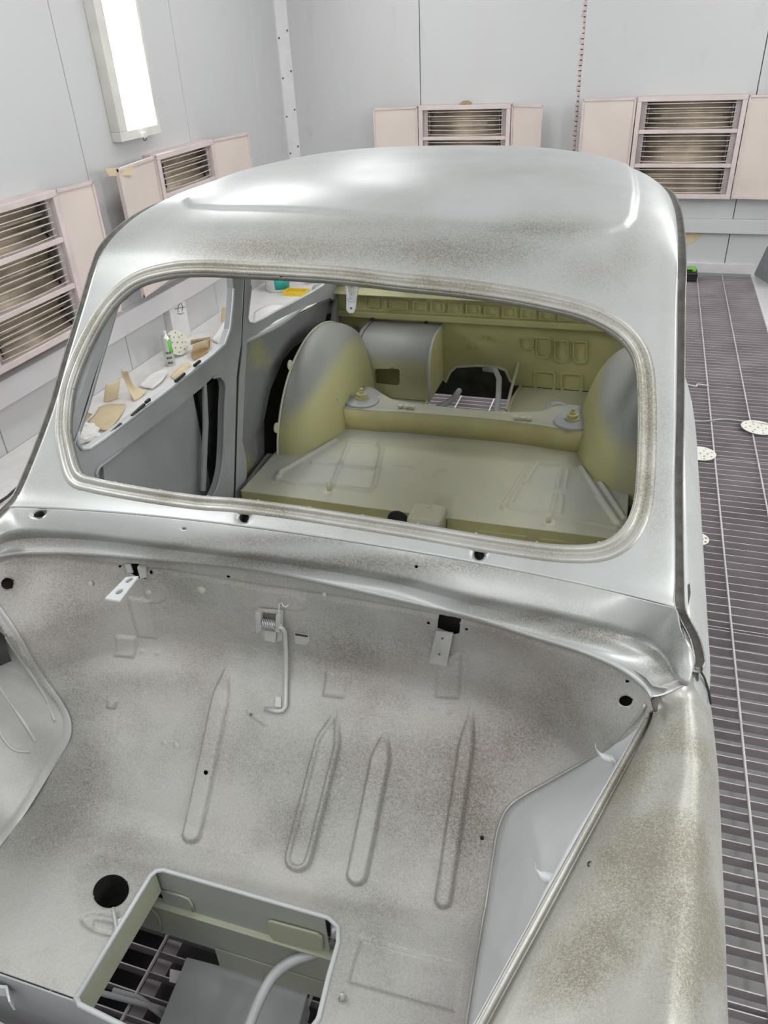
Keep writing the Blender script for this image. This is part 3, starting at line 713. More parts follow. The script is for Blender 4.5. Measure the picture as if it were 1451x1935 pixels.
wallstrip('well_side_wall', (wellx1+.006, wely0-.15), (wellx1+.006, wely1-.03), .40, Zf, PIN2, (.003, 0, 0), .5)
def strip_on(name, pts, Y, r=.003, mat=PIN2): return tube(name, [at(x, y, Y=Y) for x, y in pts], r, mat, car, 6)
strip_on('pressed_bead', [(302, 1682), (340, 1692), (356, 1698), (363, 1710), (366, 1722)], wely1, .003)
strip_on('pressed_bead', [(282, 1712), (300, 1733), (305, 1758)], wely1+.006, .003)
pp = [at(x, y, Y=wely1+.001) for x, y in ((507, 1737), (512, 1736), (600, 1760), (611, 1768), (612, 1790), (604, 1792), (516, 1770), (507, 1760))]
bev(prism('pressed_pad', pp, (0, -.006, 0), PIN2, car), .003)
lathe('grommet', [(.004, 0), (.004, .006), (.009, .008), (.013, .004), (.013, 0)], at(640, 1758, Y=wely1-.01), LGREY, car, 18, (.2, -1, .2))
prism('corner_gusset', [at(x, y, Y=wely1-.004) for x, y in ((625, 1738), (645, 1752), (641, 1778), (625, 1772))], (0, .002, 0), GREY, car)
# front lower panel
wallstrip('front_valance', (-1.28, wely0-.006), (wellx0+.0, wely0-.006), .08, Zf+.001, GREY)
wallstrip('front_valance', (wellx0, wely0-.006), (-.60, .451), .08, Zf, GREY)
wallstrip('front_valance', (-.60, .451), (-.45, .416), .08, Zf, GREY)
prism('front_valance', [(-1.3, .465, .36), (-.45, .40, .36), (-.3, .1, .34), (-1.3, .1, .34)], (0, 0, -.003), GREY, car)
prism('valance_bracket', [at(x, y, Z=.445) for x, y in ((-30, 1858), (14, 1862), (20, 1893), (16, 1893), (10, 1868), (-30, 1864))], (0, 0, -.03), LGREY, car)

# inner fenders
def baypt(x, y): return bay_fn(bs.inv(x, y))[0]
Re = [(1222, 1335), (1205, 1362), (1160, 1408), (1110, 1440), (1040, 1480), (990, 1508), (960, 1532), (943, 1570), (934, 1620), (922, 1700), (912, 1760), (897, 1850), (884, 1935), (872, 2010)]
Rt = [(1228, 1338), (1216, 1360), (1190, 1407), (1166, 1450), (1135, 1505), (1108, 1553), (1085, 1595), (1060, 1640), (1030, 1693), (995, 1757), (965, 1812), (935, 1867), (898, 1935), (858, 2010)]
nR = 120
def chz(x, y): t = (y-1338)/600.; return .925-.075*t
e1 = res([baypt(*p)+np.array([0, 0, .002]) for p in Re], nR)
e2 = res([at(x, y, Z=chz(x, y)-.004) for x, y in Rt], nR)
mid = []
for t in np.linspace(0, 1, 14):
    r = e1*(1-t)+e2*t
    r = r+np.array([.045, 0, -.0])*np.sin(math.pi*t)*np.linspace(0.1, 1, nR)[:, None]
    r[:, 0] -= .010*np.exp(-((np.arange(nR)-50-24*t)/3.5)**2)*ss(t*3)*ss((1-t)*3)
    r[:, 0] -= .010*np.exp(-((np.arange(nR)-88-12*t)/3.5)**2)*ss(t*3)*ss((1-t)*3)
    mid.append(r)
A_ = np.array(mid); kk, nn = A_.shape[:2]; ii, jj = np.meshgrid(np.arange(kk-1), np.arange(nn-1), indexing='ij'); b_ = (ii*nn+jj).ravel()
solid(mesh('inner_fender', A_.reshape(-1, 3), np.stack([b_, b_+nn, b_+nn+1, b_+1], 1), LGREY, car, True), .002)
tube('seam_flange', e1+np.array([-.002, 0, .003]), .0035, FENDPR, car, 6)
Le = [(-110, 1010), (-50, 1085), (0, 1152), (35, 1205), (60, 1250), (85, 1288), (110, 1322), (126, 1352), (130, 1375), (124, 1402), (90, 1460), (40, 1540), (0, 1592), (-60, 1680), (-130, 1790)]
g1 = res([baypt(*p)+np.array([0, 0, .002]) for p in Le], nR)
rows = []
for t in np.linspace(0, 1, 24):
    rows.append(g1+np.array([-.30*t, -.02*t, .17*t+.05*math.sin(math.pi*t)]))
A_ = np.array(rows)
for j0, hh in ((38, .006), (48, .006)):
    for a in range(24):
        tt = a/23; A_[a, :, 2] += hh*np.exp(-((np.arange(nR)-j0-18*tt)/1.6)**2)*ss((tt-.12)*8)*ss((.85-tt)*6)
kk, nn = A_.shape[:2]; ii, jj = np.meshgrid(np.arange(kk-1), np.arange(nn-1), indexing='ij'); b_ = (ii*nn+jj).ravel()
li = mesh('inner_fender', A_.reshape(-1, 3), np.stack([b_, b_+1, b_+nn+1, b_+nn], 1), BAYPR, car, True, np.full(kk*nn, .12)); solid(li, .002)
lv_ = A_.reshape(-1, 3); lp_ = pj(lv_)
for pa in ([(-8, 1290), (20, 1325), (45, 1360), (62, 1388), (73, 1408)], [(-6, 1375), (15, 1398), (30, 1415), (45, 1431), (60, 1422), (72, 1410)], [(10, 1200), (45, 1250), (80, 1310), (100, 1345), (98, 1365)]):
    q_ = [lv_[np.argmin(((lp_-np.array(p))**2).sum(1))] for p in (pa[0], pa[2], pa[4])]
    mesh('pressed_bead', *tubev(cr_curve(q_, 30), .0045, 6), BAYPR, li, True, None)
fl2 = [g1+np.array([.010, -.002, .002]), g1+np.array([.006, -.004, .007]), g1+np.array([-.006, -.004, .008]), g1+np.array([-.022, -.006, .010])]
A_ = np.array(fl2); kk, nn = A_.shape[:2]; ii, jj = np.meshgrid(np.arange(kk-1), np.arange(nn-1), indexing='ij'); b_ = (ii*nn+jj).ravel()
mesh('seam_flange', A_.reshape(-1, 3), np.stack([b_, b_+1, b_+nn+1, b_+nn], 1), BAYPR, car, True, np.full(kk*nn, .05))

# hood channel and front fender (right of the picture)
def off(c, dx, dz): return c+np.array([dx, 0, dz])
wd = np.linspace(.012, .020, nR)[:, None]*np.array([[1, 0, 0]])
c0 = res([at(x, y, Z=chz(x, y)) for x, y in Rt], nR)
Ro = [(1240, 1350), (1190, 1440), (1160, 1495), (1130, 1552), (1100, 1607), (1060, 1683), (1020, 1757), (970, 1848), (922, 1937), (880, 2015)]
c3 = res([at(x, y, Z=chz(x, y)-.002) for x, y in Ro], nR)
fr = [e2, c0, c0+(c3-c0)*.12+np.array([0, 0, .003]), c0+(c3-c0)*.6+np.array([0, 0, .003]), c0+(c3-c0)*.72+np.array([0, 0, -.004]), c0+(c3-c0)*.86+np.array([0, 0, -.006]), c3]
A_ = np.array(fr); kk, nn = A_.shape[:2]; ii, jj = np.meshgrid(np.arange(kk-1), np.arange(nn-1), indexing='ij'); b_ = (ii*nn+jj).ravel()
hc = mesh('bonnet_channel', A_.reshape(-1, 3), np.stack([b_, b_+nn, b_+nn+1, b_+1], 1), FENDPR, car, False, np.full(kk*nn, .35))
crest = [(1307, 1275), (1303, 1303), (1301, 1335), (1303, 1400), (1303, 1460), (1292, 1530), (1280, 1600), (1265, 1670), (1252, 1740), (1235, 1810), (1215, 1880), (1200, 1937), (1180, 2015)]
def crz(y): return .975-.05*(y-1287)/650.+.022*max(0, (1300-y)/33.)
k1 = res([at(x, y, Z=crz(y)) for x, y in crest], nR)
side = [(1327, 1277), (1342, 1330), (1351, 1400), (1357, 1460), (1361, 1530), (1364, 1600), (1367, 1670), (1370, 1740), (1372, 1810), (1374, 1880), (1376, 1937), (1379, 2015)]
k2 = res([at(x, y, Z=.87-.03*(y-1262)/700.) for x, y in side], nR)
mid1 = res([at(x, y, Z=z) for x, y, z in ((1242, 1299, .978), (1241, 1322, .962), (1240, 1350, .950), (1225, 1430, .945), (1195, 1540, .935), (1155, 1650, .925), (1105, 1770, .91), (1050, 1895, .90), (995, 2015, .89))], nR)
mid2 = res([at(x, y, Z=z) for x, y, z in ((1274, 1285, .988), (1276, 1312, .974), (1277, 1345, .966), (1268, 1450, .957), (1247, 1560, .95), (1217, 1670, .94), (1178, 1790, .93), (1138, 1900, .92), (1095, 2015, .91))], nR)
k15 = res([at(x, y, Z=.948-.02*(y-1270)/700.) for x, y in ((1317, 1270), (1323, 1330), (1329, 1400), (1332, 1460), (1329, 1530), (1325, 1600), (1321, 1670), (1316, 1740), (1309, 1810), (1302, 1880), (1296, 1937), (1288, 2015))], nR)
k3 = k2+np.array([-.002, 0, -.10]); k4 = k2+np.array([.006, 0, -.20]); k5 = k2+np.array([.012, 0, -.30]); k6 = k2+np.array([.012, 0, -.5])
fdust = blobs([(1180, 1560, 90, 130, .35), (1060, 1800, 110, 90, .4), (1330, 1560, 30, 200, .45), (1290, 1860, 50, 120, .4), (1100, 1650, 60, 80, .15), (1270, 1380, 18, 60, .2)], .38)
solid(loft('front_fender', [c3, c3*.9+mid1*.1+np.array([0, 0, .004]), mid1, mid2, k1, k15, k2, k3, k4, k5, k6], FENDPR, car, nR, 60, fdust), .002)
q = at(1116, 1633, Z=.9066)
lathe('screw_hole', [(.0045, .0005), (.0045, -.004), (0, -.004)], q+np.array([0, 0, -.0]), DARK, car, 12)
for (pts) in ([(1124, 1398), (1126, 1412), (1134, 1422), (1146, 1426), (1158, 1428), (1164, 1438)], [(1012, 1628), (1012, 1640), (1020, 1647), (1032, 1648), (1050, 1652)]):
    a = [at(x, y, Z=.86) for x, y in pts]; V = []
    for p in a: V += [p, p+np.array([.006, -.012, -.004])]
    solid(mesh('retaining_tab', V, [(2*i, 2*i+2, 2*i+3, 2*i+1) for i in range(len(a)-1)], LGREY, car, True), .0015)
# cowl corner: lumpy welded joint between scuttle and fender
cv = [[at(x, y, Z=z) for x, y, z in row] for row in (
    [(1230, 1307, .992), (1238, 1296, 1.0), (1252, 1288, 1.006), (1270, 1286, 1.01), (1290, 1280, 1.02), (1306, 1270, 1.03)],
    [(1232, 1325, .96), (1243, 1312, .975), (1256, 1305, .98), (1272, 1302, .985), (1290, 1296, .995), (1314, 1276, 1.0)],
    [(1238, 1350, .925), (1248, 1345, .935), (1262, 1335, .945), (1282, 1325, .957), (1303, 1310, .962), (1330, 1300, .93)])]
V = np.array(cv); 
tube('weld_bead', [at(x, y, Z=.972) for x, y in ((1236, 1322), (1238, 1303), (1246, 1292), (1258, 1288), (1275, 1292), (1288, 1290))], [.004, .005, .006, .005, .006, .003], LGREY, car, 8)
tube('rubber_stop', [at(x, y, Z=.972) for x, y in ((1222, 1300), (1232, 1310), (1237, 1325), (1238, 1343))], [.003, .006, .006, .003], RUBBER, car, 8)

# ---- outer sides (both) below the windows
prof = [(1.06, .672), (1.02, .706), (.96, .730), (.88, .738), (.75, .738), (.6, .725), (.42, .70), (.28, .66)]
for sg in (-1, 1):
    rows = []
    for (z, hw) in prof:
        row = []
        for y in np.linspace(.935 if sg > 0 else .6, 3.15, 44):
            k = 1-.10*ss((y-2.2)/1.0)-.015*(1-ss((y-.93)/.13))*(sg > 0)
            row.append((C+sg*hw*k, y, z-.055*ss((y-1.9)/.6)*(z > .9)-.16*(1-ss((y-.945)/.12))*max(0, (z-.86)/.2)*(sg > 0)))
        rows.append(row)
    o = loft('body_side', rows, PRIMER, car, 60, 40, lambda P: np.full(len(P), .25)); solid(o, .002)
    rw = [[(C+sg*hw, y, z) for y in np.linspace(1.12, 2.9, 20)] for hw, z in ((.672, 1.06), (.655, 1.085), (.645, 1.09), (.640, 1.075))]
    rw = [[(x, y, z-.055*ss((y-1.9)/.6)) for x, y, z in r] for r in rw]
    solid(loft('window_sill', rw, LGREY, car, 40, None), .002)
q0 = [at(1306, 1264, Z=1.0), at(1310, 1248, Z=1.006), at(1300, 1210, Z=1.034), at(1284, 1178, Z=1.056), (C+.655, 1.055, 1.076), (C+.648, 1.105, 1.10)]
loft('rail_foot', [[np.array(p)+np.array([dx, .004, dz]) for p in q0] for dx, dz in ((-.03, -.008), (0, -.004), (.012, -.004), (.016, -.03))], PRIMER, car, 30, None, lambda P: np.full(len(P), .3))
# door gap and handle slot on the right side
tube('door_gap', [at(1319, 1260, Z=1.0), at(1331, 1281, Z=.975), at(1339, 1305, Z=.945), at(1343, 1330, Z=.915)], .002, DARK, car, 6)
hp = [at(x, y, Z=1.052) for x, y in ((1297, 1107), (1303, 1102), (1305, 1120), (1300, 1146), (1297, 1140))]
prism('hinge_slot', hp, (0, 0, -.05), BLACK, car)
hp = [at(x, y, Z=.99) for x, y in ((1290, 760), (1306, 756), (1309, 775), (1303, 800), (1297, 806), (1296, 775))]
bev(prism('door_lock_tab', hp, (0, 0, -.06), LGREY, car), .001)

# ---- cabin: left and right inner sides in (Y,Z)
def wside(z): return .62-.18*max(0, z-1.1)
def FL(P): return P[0]-(C-wside(P[2]))
def yz(p, e=0.):
    if p[0] == 'w': return np.array([C-wside(p[2]), p[1], p[2]])
    return surf(p[0], p[1], FL, .8, 6)
def yzo(p, e):
    if p[0] == 'w': return yz(p)+np.array([-e, 0, 0])
    return surf(p[0], p[1], lambda P: P[0]+e-(C-wside(P[2])), .8, 6)
def both(name, outer, holes, mat, thick, dx=0., label=None, corner=True):
    O = [yz(p) for p in outer]; Hh = [[yz(p) for p in h] for h in holes]
    for sg in (-1, 1):
        f = lambda P: np.array([P[0]+sg*0+(-dx), P[1], P[2]]) if sg < 0 else np.array([2*C-P[0]+dx, P[1], P[2]])
        o = prism(name, [f(p) for p in O], (sg*thick, 0, 0), mat, car, [[f(p) for p in h] for h in Hh])
        bev(o, .003, 2)
        if label and sg < 0: o['label'] = label
def smooth_px(pts, n): return [tuple(p) for p in cr_curve(pts, n, True)]
win1 = [(228, 572), (205, 635), (182, 700), (160, 770), (147, 815), (146, 838), (154, 849), (168, 848), (200, 826), (250, 788), (300, 750), (350, 712), (400, 672), (424, 650), (434, 622), (438, 590), (441, 545)]
h1 = [yz(p) for p in win1]+[yz(('w', 1.99, 1.36)), yz(('w', 1.93, 1.42)), yz(('w', 1.55, 1.42)), yz(('w', 1.47, 1.40))]
h2 = smooth_px([(402, 713), (412, 710), (421, 716), (425, 732), (423, 770), (421, 840), (417, 890), (405, 930), (380, 960), (320, 990), (250, 985), (200, 930), (180, 892), (205, 868), (247, 838), (280, 812), (310, 790), (345, 762), (375, 738), (390, 725)], 60)
slots = [[(249, 784), (273, 762), (274, 766), (250, 789)], [(331, 719), (349, 704), (350, 708), (332, 723)], [(367, 689), (378, 680), (379, 684), (368, 694)], [(212, 815), (229, 799), (230, 803), (213, 819)], [(275, 759), (283, 752), (284, 757), (276, 763)]]
door_out = [('w', 1.20, 1.16), ('w', 1.10, 1.06), ('w', 1.06, .8), ('w', 1.06, .36), ('w', 1.76, .36), (441, 945), (446, 760), (447, 712), (454, 654), (458, 560), (460, 519), ('w', 2.03, 1.47), ('w', 1.475, 1.47), ('w', 1.345, 1.33)]
for sg in (-1, 1):
    f = (lambda P: np.asarray(P)) if sg < 0 else (lambda P: np.array([2*C-P[0], P[1], P[2]]))
    o = prism('door', [f(yz(p)) for p in door_out], (sg*.02, 0, 0), GREY, car, [[f(p) for p in h1], [f(yz(p)) for p in h2]]); bev(o, .006, 3)
    for s_ in slots: prism('drain_slot', [f(yz(p))+np.array([-sg*.002, 0, 0]) for p in s_], (sg*.006, 0, 0), DARK, o)
    if sg < 0: o['label'] = 'grey inner door frame with open window and service opening'
    # rolled rim of the window opening and stiffening edge round the service opening
    tube('window_rim', [f(p)+np.array([-sg*.002, 0, 0]) for p in h1[4:17]], .004, LGREY, o, 6)
    tube('opening_rim', [f(yz(p))+np.array([-sg*.002, 0, 0]) for p in h2[:44]]+[f(yz(h2[44]))], .005, GREY, o, 6)
    ol = [('w', 1.15, 1.045), ('w', 1.83, 1.045), ('w', 1.83, .36), ('w', 1.15, .36)]
    o2 = prism('door_skin', [f(yz(p))+np.array([sg*.055, 0, 0]) for p in ol], (sg*.003, 0, 0), GREY, o)
    st = prism('stiffening_post', [f(yz(p))+np.array([sg*.03, 0, 0]) for p in ((214, 873), (222, 868), (232, 1000), (224, 1000))], (sg*.01, 0, 0), GREY, o)
    st = prism('window_guide', [f(yz(p))+np.array([sg*.03, 0, 0]) for p in ((402, 716), (407, 714), (411, 800), (405, 930), (399, 930), (403, 800))], (sg*.006, 0, 0), GREY, o)
# quarter panel with rear side window; pillar gap is left open in front of it
win2 = [(474, 540), (469, 585), (467, 600), (470, 609), (479, 611), (496, 603), (523, 588), (555, 571), (585, 555), (608, 541), (619, 531), (630, 520)]
h3 = [yz(p) for p in win2]+[yz(('w', 2.84, 1.15)), yz(('w', 2.70, 1.27)), yz(('w', 2.50, 1.35)), yz(('w', 2.18, 1.40)), yz(('w', 2.12, 1.37))]
h4 = [(467, 643), (463, 714), (458, 833), (466, 871), (466, 916), (490, 884), (511, 857), (540, 860), (560, 800), (600, 700), (627, 622), (632, 590), (636, 563), (628, 567), (625, 563), (573, 581), (523, 605), (485, 633), (474, 638)]
q_out = [(465, 519), (462, 560), (459, 654), (452, 712), (450, 760), (445, 945), ('w', 1.80, .36), ('w', 3.0, .36), ('w', 3.02, .95), ('w', 2.97, 1.12), ('w', 2.82, 1.27), ('w', 2.6, 1.38), ('w', 2.3, 1.45), ('w', 2.08, 1.48)]
for sg in (-1, 1):
    f = (lambda P: np.asarray(P)) if sg < 0 else (lambda P: np.array([2*C-P[0], P[1], P[2]]))
    o = prism('quarter_panel', [f(yz(p)) for p in q_out], (sg*.012, 0, 0), GREY, car, [[f(p) for p in h3], [f(yz(p)) for p in h4]]); bev(o, .005, 3)
    if sg < 0: o['label'] = 'grey quarter panel with small side window'
    tube('window_rim', [f(p)+np.array([-sg*.001, 0, 0]) for p in h3[:12]], .0035, LGREY, o, 6)
    # outer skin coated with deadener, and a dark plate painting in the shaded gap behind
    fo = [(450, 945), (500, 945), (500, 860), (499, 795), (511, 736), (535, 681), (554, 657), (583, 637), (612, 618), (621, 581), (655, 552), (628, 560), (560, 594), (480, 628), (458, 632)]
    o3 = prism('sound_deadener', [f(yzo(p, .03)) for p in fo], (sg*.004, 0, 0), FOAM, car)
    if sg < 0: o3['label'] = 'rough sprayed deadening coat, grey fading to olive'
    prism('wheelhouse_shade', [f(yz(p))+np.array([sg*.052, 0, 0]) for p in (('w', 1.85, .36), ('w', 3.0, .36), ('w', 3.0, .94), ('w', 2.6, .985), ('w', 1.85, 1.0))], (sg*.002, 0, 0), DARK, car)
    # A-pillar inner face
    ap = [('w', 1.19, 1.16), ('w', 1.10, 1.03), ('w', 1.22, 1.03), ('w', 1.262, 1.10), ('w', 1.50, 1.40), ('w', 1.45, 1.46)]
box('lock_pillar', .078, .092, 1.66, 2.15, .38, 1.08, GREY, car, .003)
prism('lock_pillar', [(.078, 1.84, 1.08), (.078, 1.97, 1.08), (.03, 1.97, 1.43), (.03, 1.84, 1.43)], (-.012, 0, 0), GREY, car)
tube('pillar_seal_line', [yz(p)+np.array([.0005, 0, 0]) for p in ((462, 519), (456, 654), (449, 712), (443, 945))], .0015, DARK, car, 6)
# roof side inner rail
for sg in (-1, 1):
    rw = [[(C+sg*(np.interp(y, K[:, 3], K[:, 2])-a), y+(b+.01)*(y < 1.6), np.interp(y, K[:, 3], K[:, 4])-b) for y in np.linspace(1.12, 2.9, 30)] for a, b in ((.006, .014), (.004, .035), (.024, .05), (.036, .035))]
    solid(loft('roof_side_rail', rw, GREY, car, 60, None), .003)

# floors
def tt(P, v): return np.full(len(P), v)
panz = .66
pan_px = [(478, 933), (482, 902), (530, 849), (600, 826), (648, 811), (762, 808), (860, 810), (933, 820), (1006, 832), (1106, 856), (1140, 890), (1165, 918), (1200, 930), (1240, 960), (1190, 1024), (1050, 1012), (860, 985), (640, 952)]
def pan_fn(Q):
    Q = np.atleast_2d(Q); x, y = Q[:, 0], Q[:, 1]
    xr = x-(C+.04)
    hump = .035*ss(1-np.abs(x+.50)/.055)*ss((2.02-y)/.16)
    return np.stack([x, y, panz+hump-.006*np.exp(-(xr/.2)**2)+.008*ss((y-2.35)/.08)], 1)
ps_ = Sheet(pan_fn, -1.14, .10, 1.865, 2.47, .0042)
def rr(*pts, h=.011, w=.009):
    lp = ps_.loop(pts); i, dd = ps_.sd(lp, False); ps_.h[i] += h*ss(1-dd/w)
def rc(*pts, h=.006): ps_.emboss(cr_curve(ps_.loop(pts), 60, True), -h, .008)
# pressed strengthening figures left and right
rr((524, 908), (529, 894), (600, 853), (634, 833)); rr((524, 908), (560, 915), (620, 918), (700, 928), (708, 920), (722, 850), (715, 838), (660, 836)); rr((660, 838), (625, 925), h=.008); rr((645, 880), (718, 888)); rr((590, 876), (645, 880))
rr((1003, 875), (950, 958), (955, 965)); rr((1015, 878), (992, 915)); rr((980, 925), (962, 957)); rr((1060, 888), (1052, 925)); rr((1072, 890), (1066, 925)); rr((1050, 935), (1040, 980)); rr((1062, 937), (1058, 972)); rr((1098, 884), (1170, 992), (1182, 985), (1112, 878)); rr((1015, 877), (1060, 880)); rr((962, 960), (1040, 975), (1165, 1000)); rr((1130, 940), (1165, 990), h=.006)
rr((745, 880), (775, 882), (778, 886), h=.004, w=.005); rr((820, 900), (826, 889), (842, 890), h=.004, w=.005)
PAN = two_tone('pale olive grey floor primer', (.66, .64, .47), (.50, .50, .44))
pand = blobs([(860, 900, 180, 90, -.1), (600, 880, 120, 60, .55), (1080, 930, 120, 70, .45), (880, 822, 260, 10, .8), (1150, 900, 30, 40, .7), (560, 845, 60, 10, .8)], .30)
pan_lp = np.array([pan_fn(q)[0][:2] for q in [ps_.inv(*p) for p in pan_px]])
def dele(c):
    inn = inside(c, np.array([(-1.125, 1.87), (-1.125, 2.10), (-1.12, 2.16), (-.94, 2.37), (-.94, 2.47), (-.11, 2.47), (-.11, 2.37), (.06, 2.16), (.065, 1.87)])); return ~inn
solid(ps_.build('rear_seat_pan', PAN, car, pand, dele), .002, -1)
hb = box('tunnel_box', -.552, -.448, 1.80, 1.90, .60, .688, PAN, car, .012)
for (x0, x1) in ((-1.12, -.555), (-.445, .06)):
    wallstrip('seat_riser', (x0, 1.868), (x1, 1.868), .36, panz, OLIVE, (0, .003, 0))
for k in range(6):
    x0 = -1.07+k*.18
    if -.66 < x0 < -.40: continue
    bev(prism('pressed_pad', [(x0, 1.864, .50), (x0+.14, 1.864, .50), (x0+.14, 1.864, .635), (x0, 1.864, .635)], (0, .003, 0), OLIVE, car), .002)
lathe('riser_hole', [(.033, .001), (.031, .005), (.028, .005), (.027, .001), (0, .001)], at(752, 982, Y=1.862), DARK, car, 24, (0, -1, 0))
box('cabin_floor', C-.62, C+.62, 1.13, 1.9, .35, .36, GREY, car)
box('underfloor', C-.62, C+.62, 1.9, 2.5, .38, .39, DARK, car)
for (x, y) in ((622, 928), (1036, 988)):
    p = at(x, y, Z=panz)
    tube('seat_anchor', [p+np.array([0, 0, -.002]), p+np.array([0, 0, .03])], .007, PAN, car, 8)
    lathe('anchor_washer', [(.0, .003), (.018, .002), (.022, 0)], p+np.array([0, 0, .001]), PAN, car, 16)
# cross member
fr = [(-.955, 2.365), (-.90, 2.365), (-.80, 2.368), (-.72, 2.378), (-.55, 2.385), (-.40, 2.385), (-.28, 2.378), (-.20, 2.367), (-.14, 2.36), (-.09, 2.36)]
bk = [(-.09, 2.53), (-.15, 2.56), (-.21, 2.535), (-.27, 2.475), (-.40, 2.45), (-.62, 2.45), (-.77, 2.465), (-.83, 2.50), (-.90, 2.56), (-.955, 2.56)]
up_ = lambda L_: [(x, y, .745) for x, y in L_]
cm = prism('cross_member', up_(cr_curve(fr, 40).tolist())+up_(cr_curve(bk, 40).tolist()), (0, 0, -.004), two_tone('pale olive grey top', (.58, .57, .42), (.42, .43, .41)), car); cm['label'] = 'boxed cross member with grey sprayed ends'
a_ = cm.data.attributes.new('dust', 'FLOAT', 'POINT'); a_.data.foreach_set('value', [.3+.6*(v.co.x+wloc[cm][0] < -.85 or v.co.x+wloc[cm][0] > -.2) for v in cm.data.vertices])
frc = cr_curve(fr, 60)
V = [(x, y, z) for z in (.652, .742) for x, y in frc]; n_ = 60
solid(mesh('cross_member_front', V, [(i, i+1, n_+i+1, n_+i) for i in range(n_-1)], OLIVE, car, True), .003)
for x in (-.96, -.085):
    box('end_plate', x-.003, x+.003, 2.35, 2.56, .65, .785, PAINT_IN, car, .001)
for (px, py) in ((684, 757), (1081, 797)):
    p = at(px, py, Z=.747)
    lathe('damper_mount', [(.062, 0), (.060, .004), (.052, .003), (.045, .006), (.035, .004), (.024, .008), (.022, .006)], p, GREY, car, 32)
    lathe('damper_nut', [(.022, .006), (.022, .014), (.017, .016), (.017, .022), (.020, .023), (.020, .029), (.010, .030), (.009, .038), (.006, .039), (.006, .048), (0, .049)], p, PAINT_IN, car, 16)
for (px, py) in ((768, 770), (988, 792)):
    p = at(px, py, Z=.748)
    for dx in (-.022, 0, .022): lathe('pipe_clip', [(.009, 0), (.009, .008), (.004, .010), (0, .010)], p+np.array([dx, 0, 0]), PAN, car, 8)
# wheel arches
def arch(sg):
    cx = C
    n, m = 40, 26; V = []
    for a in range(m):
        t = a/(m-1)                       # 0 outer edge .. 1 inner centre
        fade = (1-t**2.6)**(1/2.2) if t < 1 else 0
        X = (.575-.175*t) if sg < 0 else (.635-.235*t)
        for b in range(n):
            th = math.pi*(b/(n-1))
            R = max(fade, .0)
            V.append((cx+sg*X, 2.545-.425*R*math.cos(th), .60+.365*R*math.sin(th)))
    Fc = [(a*n+b, a*n+b+1, (a+1)*n+b+1, (a+1)*n+b) for a in range(m-1) for b in range(n-1)]
    if sg > 0: Fc = [f[::-1] for f in Fc]
    V = np.array(V)
    ang = (V[:, 2]-.6)/.365; X = np.abs(V[:, 0]-cx)
    dust = np.clip(1.25*ss((ang-.35)/.5)*ss((X-.41)/.12)+.5*ss((ang-.8)/.2)+.45*ss((X-.50)/.06)*ss((1.05-ang)), 0, 1)
    o = mesh('wheel_arch', V, Fc, PAINT_IN, car, True, dust); solid(o, .002)
    e = [(cx+sg*(.577 if sg < 0 else .637), 2.545-.427*math.cos(q), .60+.367*math.sin(q)) for q in np.linspace(.15, math.pi-.15, 60)]
    tube('arch_flange', e, .004, PAN, o, 6)
    for q in (.42, 1.0):
        c = np.array([cx+sg*(.58 if sg < 0 else .64), 2.545-.437*math.cos(q), .60+.377*math.sin(q)])
        lathe('flange_tab', [(.018, .002), (.018, -.002), (0, -.002), (0, .002), (.018, .002)], c, PAN, o, 14, (1, 0, 0))
arch(-1); arch(1)
# rear panel with relief and opening
RPY = 2.92
def on(px, py, Y=RPY): return at(px, py, Y=Y)
op = [(838, 742), (842, 722), (850, 703), (862, 693), (900, 691), (940, 694), (955, 700), (964, 720), (972, 745)]
opq = [on(x, y) for x, y in op]; zf = .645
opq[0][2] = zf+.004; opq[-1][2] = zf+.004
rp = [(-1.15, RPY, zf), (opq[0][0], RPY, zf)]+[tuple(p) for p in opq[1:-1]]+[(opq[-1][0], RPY, zf), (.09, RPY, zf), (.09, RPY, .915), (-1.15, RPY, .915)]
rpo = prism('rear_panel', rp, (0, .003, 0), OLIVE, car); rpo['label'] = 'olive rear panel pressed with square and round-ended pads'
tube('opening_rim', [tuple(p) for p in opq], .006, PAN, rpo, 8)
# ledge and upper strip
ltop = [at(x, y, Y=RPY-.05) for x, y in ((660, 590), (1190, 640))]
bev(prism('rear_ledge', [(-1.15, RPY-.035, .90), (.09, RPY-.035, .90), (.09, RPY-.035, .925), (-1.15, RPY-.035, .925)], (0, .04, 0), OLIVE, car), .004)
up0 = prism('rear_upper_panel', [(-1.15, RPY-.01, .92), (.09, RPY-.01, .92), (.09, RPY-.0, 1.06), (-1.15, RPY-.0, 1.06)], (0, .003, 0), OLIVE, car)
bev(prism('rear_shelf_lip', [(-1.15, RPY-.06, 1.0), (.09, RPY-.06, 1.0), (.09, RPY-.01, 1.012), (-1.15, RPY-.01, 1.012)], (0, 0, .004), flat('pale olive primer', (.62, .60, .36), .5, .05, .08, 7), car), .001)
def pad(px, py, w_, h_, Y, dp=.007, par=None, rb=0., hollow=True):
    c = [on(px-w_/2, py-h_/2, Y), on(px+w_/2, py-h_/2+w_*.06, Y), on(px+w_/2, py+h_/2+w_*.06, Y), on(px-w_/2, py+h_/2, Y)]
    q = []
    for i in range(4):
        p0, p1, p2 = c[i-1], c[i], c[(i+1) % 4]; rad = rb if i in (2, 3) else .15
        a = p1+(p0-p1)*rad; b = p1+(p2-p1)*rad
        for t in np.linspace(0, 1, 5): q.append((1-t)**2*a+2*t*(1-t)*p1+t*t*b)
    inn = [p*.0+(np.mean(q, 0)+(p-np.mean(q, 0))*.82) for p in q]
    bev(prism('pressed_pad', q, (0, -dp, 0), OLIVE, par, [inn]), .0015, 2)
